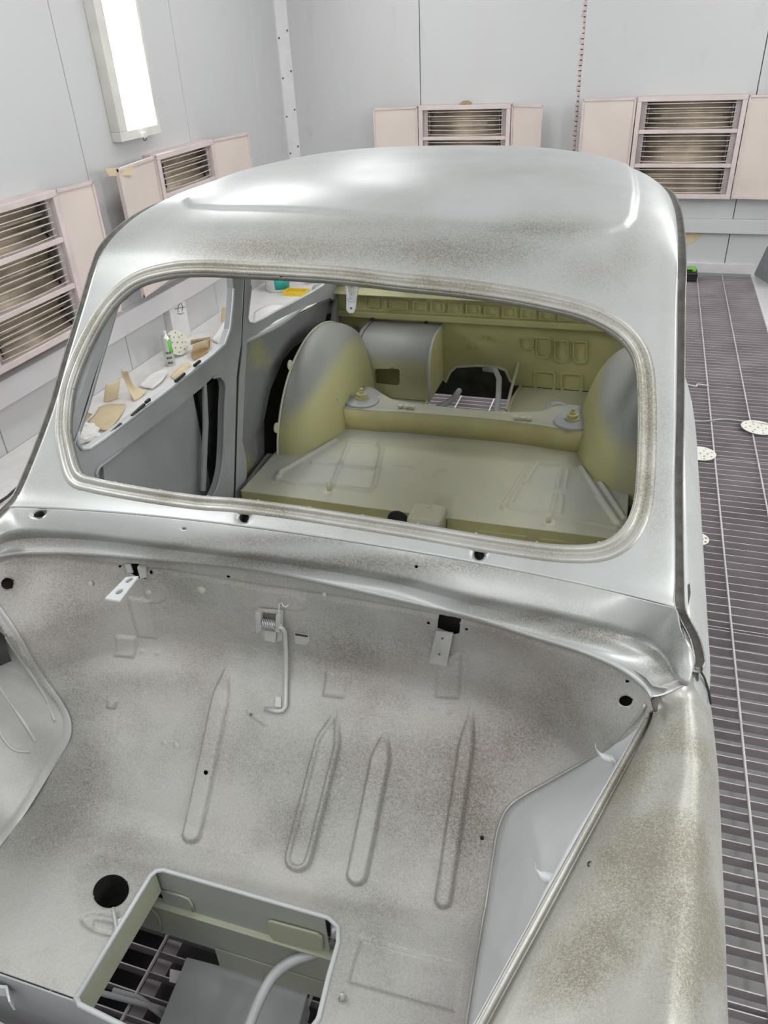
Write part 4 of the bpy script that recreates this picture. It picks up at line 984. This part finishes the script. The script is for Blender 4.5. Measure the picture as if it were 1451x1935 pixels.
for (x, y, w_) in ((705, 570, 26), (750, 574, 44), (793, 577, 26), (827, 579, 26), (860, 581, 26), (894, 583, 27), (928, 586, 27), (962, 588, 27), (997, 591, 27), (1032, 593, 27), (1068, 596, 27), (1104, 599, 27)):
    pad(x, y, w_, 18, RPY-.012, .006, up0, .15)
for (x, y, w_, h_) in ((994, 648, 30, 22), (1026, 656, 28, 42), (1061, 662, 28, 44), (1096, 664, 28, 44)):
    pad(x, y, w_, h_, RPY-.002, .006, rpo, .45)
for (x, y) in ((1029, 718), (1080, 722)): pad(x, y, 42, 38, RPY-.002, .006, rpo, .25)
for (x, y) in ((704, 602), (805, 609)):
    lathe('drain_hole', [(.007, .001), (.007, -.003), (0, -.003)], on(x, y, RPY-.037), DARK, car, 12, (0, -1, 0))
for (x, y) in ((843, 669), (891, 654)):
    lathe('captive_nut', [(.014, 0), (.013, .004), (.006, .005), (.005, .002), (0, .002)], on(x, y, RPY-.002), OLIVE, car, 16, (0, -1, 0))
for (x, y) in ((830, 632), (917, 638)):
    tube('wire_clip', [on(x-5, y-2, RPY-.004), on(x, y+1, RPY-.02), on(x+5, y-1, RPY-.004)], .004, OLIVE, car, 6)
# boot floor with opening
hx0, hx1, hy0 = -.715, -.405, 2.56
bf = prism('boot_floor', [(-1.1, 2.44, zf-.003), (.04, 2.44, zf-.003), (.04, RPY, zf-.003), (-.39, RPY, zf-.003), (-.402, 2.8, zf-.003), (-.40, 2.5, zf-.003), (-.72, 2.5, zf-.003), (-.722, RPY, zf-.003), (-1.1, RPY, zf-.003)], (0, 0, -.003), two_tone('boot floor primer', (.54, .53, .38), (.45, .46, .43)), car)
tube('boot_floor_rim', [(-.39, RPY-.005, zf), (-.402, 2.8, zf), (-.40, 2.5, zf)], .006, PAN, car, 8)
tube('boot_floor_rim', [(-.722, RPY-.005, zf), (-.72, 2.5, zf)], .006, PAN, car, 8)
lathe('floor_dimple', [(.045, 0), (.04, .005), (.03, .006), (.028, .002), (.02, 0)], at(1055, 768, Z=zf-.002), LGREY, car, 24)
tube('hinge_stay', [on(980, 686, RPY-.01), at(966, 735, Y=2.80), at(957, 775, Z=.66)], .006, PAN, car, 8)
tube('wiring_conduit', [at(x, y, Y=yy) for x, y, yy in ((915, 697, 2.90), (936, 700, 2.86), (943, 715, 2.82), (942, 745, 2.74), (938, 790, 2.60))], .011, LGREY, car, 10)
tube('wiring_conduit', [at(868, 738, Y=2.95), at(855, 755, Y=2.86), at(828, 770, Y=2.75)], .012, LGREY, car, 10)
box('rear_apron', C-.6, C+.6, 3.10, 3.104, .50, .9, DARK, car)
# filler housing beside the left arch
hp = []
x0, x1 = -1.0, -.715
zz = [.645, .70, .76, .81, .845, .868, .880, .884]; yy = [2.70, 2.698, 2.70, 2.71, 2.73, 2.76, 2.80, 2.915]
V = [(x, y, z) for x in (x0, x1) for y, z in zip(yy, zz)]; n_ = 8
FH = two_tone('filler housing primer', (.54, .52, .32), (.45, .46, .43))
rec = [at(x, y, Y=2.695) for x, y in ((709, 699), (753, 699), (754, 727), (709, 724))]
hsf = lambda Q: np.stack([np.atleast_2d(Q)[:, 0], np.interp(np.atleast_2d(Q)[:, 1], SL, YY), np.interp(np.atleast_2d(Q)[:, 1], SL, ZZ)], 1)
cc_ = cr_curve(list(zip(yy, zz)), 100); SL = np.r_[0, np.cumsum(np.linalg.norm(np.diff(cc_, axis=0), axis=1))]; YY, ZZ = cc_[:, 0], cc_[:, 1]
fs = Sheet(hsf, x0, x1, 0, SL[-1], .006)
fs.hole(fs.loop([(709, 699), (712, 697), (752, 697), (755, 700), (755, 725), (751, 728), (712, 724), (709, 721)]))
fs.build('filler_housing', FH, car, lambda P: np.clip(.1+1.1*ss((P[:, 2]-.76)/.1), 0, 1))
box('recess_back', x0+.02, x1-.02, 2.76, 2.765, .66, .80, OLIVE, car)
prism('housing_side', [(x1, RPY, .645)]+[(x1, y, z) for y, z in zip(yy, zz)]+[(x1, RPY, .884)], (.003, 0, 0), OLIVE, car)
tube('housing_seam', [(x1, y-.002, z) for y, z in zip(yy, zz)], .005, LGREY, car, 6)
tube('housing_seam', [(x0-.01, y-.006, z) for y, z in zip(yy, zz)], .008, GREY, car, 6)
# hanging bracket behind the screen header
pb = [at(x, y, Y=1.455) for x, y in ((649, 522), (683, 522), (680, 535), (674, 560), (671, 585), (667, 592), (659, 592), (654, 586), (654, 560), (651, 535))]
br = bev(prism('mirror_bracket', pb, (0, .004, 0), LGREY, car, [[at(x, y, Y=1.455) for x, y in circ(664, 549, 4, 9, 10)], [at(x, y, Y=1.455) for x, y in circ(663, 583, 2.5, 2.5, 8)]]), .001); br['label'] = 'slotted light grey bracket hanging from the header'
tube('bracket_edge', [at(x, y, Y=1.452) for x, y in ((655, 526), (657, 560), (660, 568), (668, 568), (673, 555), (677, 526))], .002, LGREY, br, 6)

# ---- fittings on the bulkhead
def bp(x, y, lift=0.):
    q = bs.inv(x, y); P = bay_fn(np.array([q, q+[1e-3, 0], q+[0, 1e-3]])); n = np.cross(P[1]-P[0], P[2]-P[0]); n /= np.linalg.norm(n)
    if n@(np.array([0, 0, HCAM])-P[0]) < 0: n = -n
    return P[0]+n*lift
def flatplate(name, pts, lift, th, mat, par=car, holes=(), b=.001):
    P = [bp(x, y, lift) for x, y in pts]; n = np.cross(P[1]-P[0], P[2]-P[0]); n /= np.linalg.norm(n)
    if n@(np.array([0, 0, HCAM])-P[0]) < 0: n = -n
    o = prism(name, P, n*th, mat, par, [[bp(x, y, lift) for x, y in h] for h in holes]); bev(o, b); return o
# left bracket: a strap leaving the slot towards the camera
a0_, a1_ = at(238, 1090, Y=.96), at(262, 1088, Y=.975)
b0_, b1_ = at(198, 1130, Y=.90), at(226, 1135, Y=.91)
def quad(u, v): return (a0_*(1-u)+a1_*u)*(1-v)+(b0_*(1-u)+b1_*u)*v
hol = [[quad(.5+.22*math.cos(t)*1.0, c+.13*math.sin(t)) for t in np.linspace(0, 2*math.pi, 12, endpoint=False)] for c in (.16, .66)]
hb_ = bev(prism('hinge_strap', [quad(0, 0), quad(1, 0), quad(1, 1), quad(0, 1)], (0, -.0005, -.004), LGREY, car, hol), .0007)
hb_['label'] = 'pale strap bracket with two slots'
flatplate('slot_guide', [(262, 1066), (278, 1068), (280, 1086), (268, 1088)], .002, .008, BAYPR)
flatplate('slot_guide', [(238, 1063), (248, 1063), (254, 1079), (243, 1079)], .002, .005, BAYPR)
# right strap over its slot
flatplate('hinge_strap', [(826, 1186), (858, 1190), (846, 1253), (812, 1247)], .006, .003, BAYPR, car, [circ(838, 1200, 2.5, 2.5, 8), circ(832, 1231, 2.5, 2.5, 8)])
for (x, y, r) in ((171, 1102, .007), (281, 1116, .008), (382, 1113, .009), (614, 1122, .005)):
    lathe('plug', [(r, 0), (r, .004), (r*.5, .006), (0, .006)], bp(x, y), BAYPR if x != 382 else PIN2, car, 14, (0, -1, .2))
# latch with coil spring, lever rod
lt = flatplate('bonnet_latch', [(491, 1146), (537, 1150), (537, 1205), (524, 1208), (503, 1200), (492, 1183)], .004, .005, BAYPR); lt['label'] = 'small pressed latch carrying a coil spring'
flatplate('latch_cheek', [(490, 1145), (500, 1146), (502, 1180), (492, 1184)], .008, .014, BAYPR, lt)
flatplate('latch_cheek', [(529, 1150), (538, 1152), (536, 1183), (528, 1183)], .008, .014, BAYPR, lt)
flatplate('latch_tongue', [(505, 1183), (527, 1187), (525, 1206), (505, 1202)], .010, .005, BAYPR, lt)
A0, A1 = bp(497, 1166, .018), bp(534, 1171, .018)
hel = []
ax = (A1-A0)/np.linalg.norm(A1-A0); e1_ = np.cross(ax, [0, 0, 1.]); e1_ /= np.linalg.norm(e1_); e2_ = np.cross(ax, e1_)
for k in range(8*14+1):
    t = k/(8*14); a = 2*math.pi*k/14; hel.append(A0+(A1-A0)*(.15+.7*t)+.0085*(math.cos(a)*e1_+math.sin(a)*e2_))
flatplate('spring_shade_plate', [(501, 1152), (529, 1155), (528, 1181), (502, 1179)], .0095, .0006, REFLD, lt)  # added dark plate, painted shade between the spring coils
tube('coil_spring', hel, .0010, LGREY, lt, 5); tube('pivot_pin', [A0-ax*.006, A1+ax*.006], .003, BAYPR, lt, 8)
tube('lever_rod', [bp(x, y, l) for x, y, l in ((533, 1172, .02), (539, 1176, .018), (543, 1186, .014), (544, 1230, .010), (543, 1290, .010), (542, 1335, .009), (537, 1343, .009), (528, 1345, .009), (504, 1340, .010))], .0052, BAYPR, lt, 10)
tube('spring_hook', [bp(x, y, l) for x, y, l in ((531, 1170, .02), (533, 1150, .018), (533, 1133, .014), (538, 1131, .014), (541, 1136, .016), (546, 1139, .014), (549, 1136, .012))], .0016, LGREY, lt, 6)
flatplate('rod_clip', [(522, 1315), (533, 1317), (533, 1338), (520, 1336)], .002, .003, BAYPR)
cl = flatplate('lever_stop', [(557, 1193), (585, 1198), (587, 1208), (580, 1216), (560, 1213)], .002, .004, BAYPR, car)
flatplate('stop_slot', [(560, 1193), (584, 1197), (584, 1200), (560, 1196)], .006, .002, DARK, cl)
# stud and stay near the battery well
p = bp(648, 1890, 0); tube('stud', [p, p+np.array([0, 0, .022])], .0045, BAYPR, car, 10); lathe('stud_collar', [(.008, .004), (.009, 0)], p, BAYPR, car, 12)
p = bp(130, 1862, .0005); lathe('blanking_plug', [(0, .0012), (.011, .001), (.0125, .0)], p, GREY, car, 20)
p = bp(210, 1685); lathe('hole_shade_cup', [(.047, -.001), (.047, -.09), (0, -.09)], p, DARK, car, 30)  # added dark cup, its colour is the shade inside the floor hole
tube('stay_rod', [at(x, y, Z=z) for x, y, z in ((213, 1715, .485), (216, 1730, .48), (219, 1748, .475), (221, 1762, .47))], .0035, BAYPR, car, 8)
flatplate('stay_bracket', [(216, 1758), (222, 1740), (237, 1736), (230, 1752), (220, 1768)], .001, .006, LGREY)

# ---- things down in the well
sb = empty('support_box', (-.64, .66, 0), 'flat grey steel box standing on the grating under the bay opening', 'box')
bev(prism('lid', [at(x, y, Z=.115) for x, y in ((352, 1808), (583, 1868), (560, 1960), (280, 1985))], (0, 0, -.012), GREY, sb), .003)
bev(prism('body', [at(x, y, Z=.105) for x, y in ((356, 1812), (578, 1870), (556, 1955), (290, 1975))], (0, 0, -.104), GREY, sb), .002)
hz = [(700, 1778, .30), (640, 1788, .30), (600, 1800, .30), (555, 1815, .29), (520, 1840, .27), (495, 1880, .25), (470, 1940, .22), (440, 2020, .20)]
hose = tube('hose', cr_curve([at(x, y, Z=z) for x, y, z in hz], 60), .011, LGREY, car); hose['label'] = 'pale grey hose curving across the floor opening'
cb = tube('cable', cr_curve([at(x, y, Z=z) for x, y, z in ((640, 1790, .24), (600, 1825, .2), (575, 1835, .17), (545, 1822, .17), (520, 1838, .17), (500, 1850, .14))], 40), .006, GREY, car)
for kx in (0, 1):
    a = [(190, 1876), (300, 1905), (400, 1945)] if kx == 0 else [(214, 1872), (262, 1885), (330, 1935)]
    tag(tube('metal_strip', [at(x, y, Z=.02) for x, y in a], .007, GREY), ('lower' if kx == 0 else 'upper')+' of two loose dark metal strips on the grating below the bay', 'strip', 'loose strips on the grating')
pp_ = [at(x, y, Z=.006) for x, y in ((322, 1832), (352, 1838), (345, 1862), (320, 1856))]
tag(prism('paper_scrap', pp_, (0, 0, .003), PAPER), 'small pale paper scrap on the grating beside the grey box', 'paper')

# ================================================================== CLUTTER ON THE LEFT FLOOR
def leaf(name, pts, label, cat, mat=CARD, th=.004, edge=None, group=None, seg=None):
    """folded or curled sheet: pts = list of (px,py,z) rows given as two edges"""
    a, b = pts; A0 = cr_curve([at(x, y, Z=z) for x, y, z in a], 14); B0 = cr_curve([at(x, y, Z=z) for x, y, z in b], 14)
    rows = [A0*(1-t)+B0*t+np.array([0, 0, .006*math.sin(5*t+3)]) for t in np.linspace(0, 1, 8)]
    A_ = np.array(rows); kk, nn = A_.shape[:2]; ii, jj = np.meshgrid(np.arange(kk-1), np.arange(nn-1), indexing='ij'); b_ = (ii*nn+jj).ravel()
    o = mesh(name, A_.reshape(-1, 3), np.stack([b_, b_+1, b_+nn+1, b_+nn], 1), mat, None, True); m = solid(o, th, 0)
    if m.modifiers: pass
    o.location.z = max(o.location.z, .003); tag(o, label, cat, group); return o
leaf('cardboard_piece', ([(148, 812, .0), (150, 780, .06), (157, 772, .10)], [(160, 806, .0), (172, 790, .05), (176, 788, .07)]), 'curved cream cardboard offcut standing at the near end of the litter by the left wall', 'cardboard')
leaf('cardboard_piece', ([(196, 762, .0), (199, 740, .08), (201, 728, .12)], [(224, 757, .0), (227, 733, .08), (229, 720, .12)]), 'square tan cardboard piece leaning on the left wall behind the torn sheet', 'cardboard')
leaf('cardboard_piece', ([(254, 760, .0), (243, 738, .05), (232, 712, .13), (229, 700, .16)], [(280, 742, .004), (257, 735, .05), (246, 716, .12), (243, 706, .16)]), 'bent boot-shaped cream cardboard offcut rising beside the spray can', 'cardboard')
leaf('masking_sheet', ([(187, 770, .02), (205, 764, .03), (238, 764, .02)], [(165, 800, .01), (200, 815, .01), (226, 790, .01)]), 'torn cream masking sheet lying flat near the crumpled tissue', 'paper', CARD, .002)
leaf('masking_sheet', ([(262, 728, .02), (285, 705, .04), (313, 697, .03)], [(288, 736, .01), (305, 722, .02), (318, 705, .02)]), 'glossy white paper sheet lying in front of the spray can', 'paper', PAPER, .002)
leaf('masking_sheet', ([(322, 712, .01), (337, 696, .03), (356, 684, .02)], [(333, 718, .01), (350, 704, .01), (362, 690, .01)]), 'cream paper flap lying between the spray can and the folded box', 'paper', CARD, .002)
cbx = empty('folded_box', at(378, 668, Z=0), 'small open folded cream cardboard box right of the sanding disc', 'cardboard')
for nm, q in (('box_front', ((362, 672, .0), (396, 660, .0), (399, 640, .09), (364, 652, .09))), ('box_back', ((360, 652, .05), (396, 640, .05), (399, 636, .13), (360, 642, .13))), ('box_side', ((396, 660, .0), (400, 650, .03), (400, 636, .13), (397, 645, .08)))):
    mm = CARD; prism(nm, [at(x, y, Z=z) for x, y, z in q], (.0, .004, 0), mm, cbx)
prism('box_base', [at(x, y, Z=.004) for x, y in ((366, 682), (394, 666), (392, 660), (362, 673))], (0, 0, .02), CARD2, cbx)
o = leaf('cardboard_piece', ([(418, 610, .0), (419, 594, .07), (421, 582, .12)], [(440, 600, .0), (440, 590, .06), (440, 580, .12)]), 'tan cardboard piece standing farthest along the left wall, beside the door pillar', 'cardboard')
leaf('masking_sheet', ([(400, 640, .02), (420, 612, .06), (428, 600, .08)], [(412, 650, .01), (432, 625, .03), (436, 606, .05)]), 'pale curled sheet at the far corner of the front side window', 'paper', PAPER, .003)
# crumpled tissue
p = at(166, 832, Z=0); V, Fc = [], []
for a in range(9):
    for b in range(12):
        th, ph = math.pi*a/8, 2*math.pi*b/12; r = .075*(1+.35*mnoise.noise(Vector((a*1.3, b*1.7, 2)))); V.append((p[0]+r*math.sin(th)*math.cos(ph), p[1]+r*math.sin(th)*math.sin(ph), max(.001, .045+.7*r*math.cos(th))))
for a in range(8):
    for b in range(12): Fc.append((a*12+b, a*12+(b+1) % 12, (a+1)*12+(b+1) % 12, (a+1)*12+b))
tag(mesh('crumpled_tissue', V, Fc, PAPER, None, False), 'crumpled white tissue at the near bottom corner of the front side window', 'tissue')
# spray can
p = at(323, 690, Z=0); can = empty('spray_can', p, 'silver and green aerosol can standing against the left wall', 'can')
H0 = .195; R0 = .033
lathe('can_body', [(0, .001), (R0-.002, .001), (R0, .004), (R0, H0), (R0-.003, H0+.004)], p, flat('printed aluminium', (.62, .64, .60), .3, .6, .05), can, 32)
lathe('shoulder', [(R0-.003, H0+.004), (.026, H0+.014), (.016, H0+.024), (.012, H0+.026)], p, flat('bare aluminium', (.7, .7, .7), .25, .8, .03), can, 32)
lathe('spray_cap', [(.013, H0+.024), (.013, H0+.040), (.009, H0+.046), (0, H0+.047)], p, PLASW, can, 20)
def arcplate(name, a0, a1, z0, z1, mat, r=R0+.0006, par=can):
    V = [(p[0]+r*math.cos(a), p[1]+r*math.sin(a), p[2]+z) for a in np.linspace(a0, a1, 10) for z in (z0, z1)]
    return solid(mesh(name, V, [(2*i, 2*i+2, 2*i+3, 2*i+1) for i in range(9)], mat, par, True), .0005)
ca_ = math.atan2(-p[1], -p[0])
arcplate('green_print', ca_+.25, ca_+1.1, .09, H0-.01, GREEN)
for k in range(3): 
    for jx in range(4): arcplate('lettering', ca_-.55+jx*.28, ca_-.36+jx*.28, .02+.035*k, .036+.035*k, BLACK)
# sanding discs
def disc(c, n, r, label, par=None, R=.075):
    n = np.array(n, float); n /= np.linalg.norm(n); u = np.cross(n, [0, 1, 0.1]); u /= np.linalg.norm(u); v = np.cross(n, u); c = np.array(c)
    g = lambda rr_, a: c+rr_*(math.cos(a)*u+math.sin(a)*v)
    holes = [[g(0, 0)+.0055*(math.cos(t)*u+math.sin(t)*v) for t in np.linspace(0, 2*math.pi, 7, endpoint=False)]]
    for (rad, k, o_) in ((.035, 6, 0.), (.058, 8, .3)):
        for i in range(k):
            a = 2*math.pi*i/k+o_; hc_ = g(rad*R/.075, a); holes.append([hc_+.0052*(math.cos(t)*u+math.sin(t)*v) for t in np.linspace(0, 2*math.pi, 6, endpoint=False)])
    o = prism('sanding_disc', [g(R, a) for a in np.linspace(0, 2*math.pi, 36, endpoint=False)], n*.002, DISC, None, holes)
    tag(o, label, 'sanding disc', 'perforated sanding discs')
    bk_ = prism('hole_shade_disc', [g(R*.93, a)-n*.0015 for a in np.linspace(0, 2*math.pi, 30, endpoint=False)], -n*.001, REFLD, o)  # added dark disc, painted shade showing through the perforations
    return o
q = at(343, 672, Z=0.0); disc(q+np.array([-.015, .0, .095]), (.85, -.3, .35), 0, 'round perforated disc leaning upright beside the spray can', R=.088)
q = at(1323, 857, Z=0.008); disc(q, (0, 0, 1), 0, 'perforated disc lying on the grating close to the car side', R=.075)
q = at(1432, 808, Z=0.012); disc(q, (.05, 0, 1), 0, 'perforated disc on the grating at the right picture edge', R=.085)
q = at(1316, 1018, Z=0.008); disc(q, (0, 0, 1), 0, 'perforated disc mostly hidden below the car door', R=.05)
tag(tube('wire', cr_curve([at(x, y, Z=.012) for x, y in ((1296, 795), (1330, 796), (1370, 792), (1410, 797), (1460, 803), (1520, 806))], 30), .004, GREY), 'thin dark wire lying across the grating beside the perforated disc', 'wire')
tag(tube('wire', cr_curve([at(x, y, Z=.012) for x, y in ((1290, 724), (1315, 730), (1318, 726), (1340, 729))], 20), .004, ROD), 'short pale wire on the grating level with the car door', 'wire')
# bucket, tray, dust sheets through the rear side window
p = at(526, 547, Z=0); bk_ = empty('paint_bucket', p, 'white plastic bucket with teal label seen through the rear side window', 'bucket')
lathe('tub', [(0, .002), (.10, .002), (.105, .008), (.12, .17), (.128, .17), (.128, .185), (.116, .185), (.100, .02), (0, .02)], p, PLASW, bk_, 32)
a0 = math.atan2(-p[1], -p[0])
V = [(p[0]+(.1065+z*.09)*math.cos(a), p[1]+(.1065+z*.09)*math.sin(a), z) for a in np.linspace(a0-.25, a0+1.1, 12) for z in (.025, .135)]
solid(mesh('teal_label', V, [(2*i, 2*i+2, 2*i+3, 2*i+1) for i in range(11)], TEAL, bk_, True), .001)
p = at(560, 556, Z=0); ty = empty('yellow_tray', p, 'yellow plastic tray lying on the floor in front of the bucket', 'tray')
box('tray_base', p[0]-.085, p[0]+.085, p[1]-.05, p[1]+.05, .002, .012, YELLOW, ty, .003)
lv = join([(boxv(p[0]-.10, p[0]+.10, p[1]-.06, p[1]-.05, .0, .035), BOXF), (boxv(p[0]-.10, p[0]+.10, p[1]+.05, p[1]+.06, .0, .035), BOXF), (boxv(p[0]-.10, p[0]-.09, p[1]-.05, p[1]+.05, 0, .035), BOXF), (boxv(p[0]+.09, p[0]+.10, p[1]-.05, p[1]+.05, 0, .035), BOXF)])
bev(mesh('tray_rim', lv[0], lv[1], YELLOW, ty), .002)
leaf('crumpled_sheet', ([(480, 590, .03), (510, 575, .07), (540, 578, .05)], [(478, 612, .01), (505, 606, .03), (545, 590, .01)]), 'crumpled white sheet in front of the yellow tray', 'sheet', PAPER, .003)
leaf('crumpled_sheet', ([(575, 534, .02), (590, 531, .03), (604, 531, .02)], [(578, 520, .06), (598, 516, .08), (620, 519, .05)]), 'white dust sheet draped against the wall behind the yellow tray', 'sheet', PAPER, .003)
lathe_p = at(592, 543, Z=0)
lathe_p = at(604, 548, Z=0)
tag(lathe('rag_heap', [(.07, .001), (.06, .03), (.04, .045), (.02, .05), (0, .05)], lathe_p, GREY), 'dark grey heap of rags beside the yellow tray', 'rag')
# back right: box, disc under rail, leaning board
p = at(1300, 527, Z=.004); bx_ = empty('green_case', p, 'small black case with bright green top on the far end of the grating', 'case')
box('case_body', p[0]-.2, p[0]+.065, p[1]-.08, p[1]+.06, .004, .075, BLACK, bx_, .01)
box('case_top', p[0]-.2, p[0]+.05, p[1]-.05, p[1]+.04, .075, .10, GREEN, bx_, .006)
box('label_panel', p[0]-.1, p[0]+.02, p[1]-.052, p[1]-.05, .08, .095, BLACK, bx_)
pc_ = [at(x, y, Y=YB-.004) for x, y in cr_curve([(1260, 448), (1290, 441), (1318, 440), (1327, 440), (1324, 447), (1312, 456), (1295, 463), (1262, 470)], 24, True)]
tag(prism('masking_patch', pc_, (0, .003, 0), CARD), 'round-edged cream paper patch on the back wall just under the rail', 'paper')
p = at(1440, 538, Z=0)
bd = empty('leaning_board', p, 'white board with thick grey edge leaning by the back wall at the right edge', 'board')
bq = [at(1424, 518, Z=.0), at(1462, 545, Z=0.0), at(1500, 480, Z=.30)+np.array([.1, 0, 0]), at(1449, 465, Z=.34)]
bev(prism('board', bq, (.02, -.03, .01), flat('grey foam edge', (.30, .32, .33), .7), bd), .004)
cB = np.mean(bq, 0); prism('board_face', [cB+(q-cB)*.72+np.array([.021, -.032, .011]) for q in bq], (.001, -.003, .001), PAPER, bd)
# dust and screws on wall above heaters: lamp bracket shadow gap trims
fx = empty('scrap_shelf', at(20, 930, Z=.0), 'pale angle bracket and black cable on the floor at the left picture edge', 'bracket')
prism('angle', [at(x, y, Z=.03) for x, y in ((-20, 935), (20, 902), (45, 910), (-10, 965))], (0, 0, -.028), PAPER, fx)
tube('cable', [at(x, y, Z=.045) for x, y in ((-10, 955), (15, 938), (32, 922), (42, 916))], .007, BLACK, fx, 6)
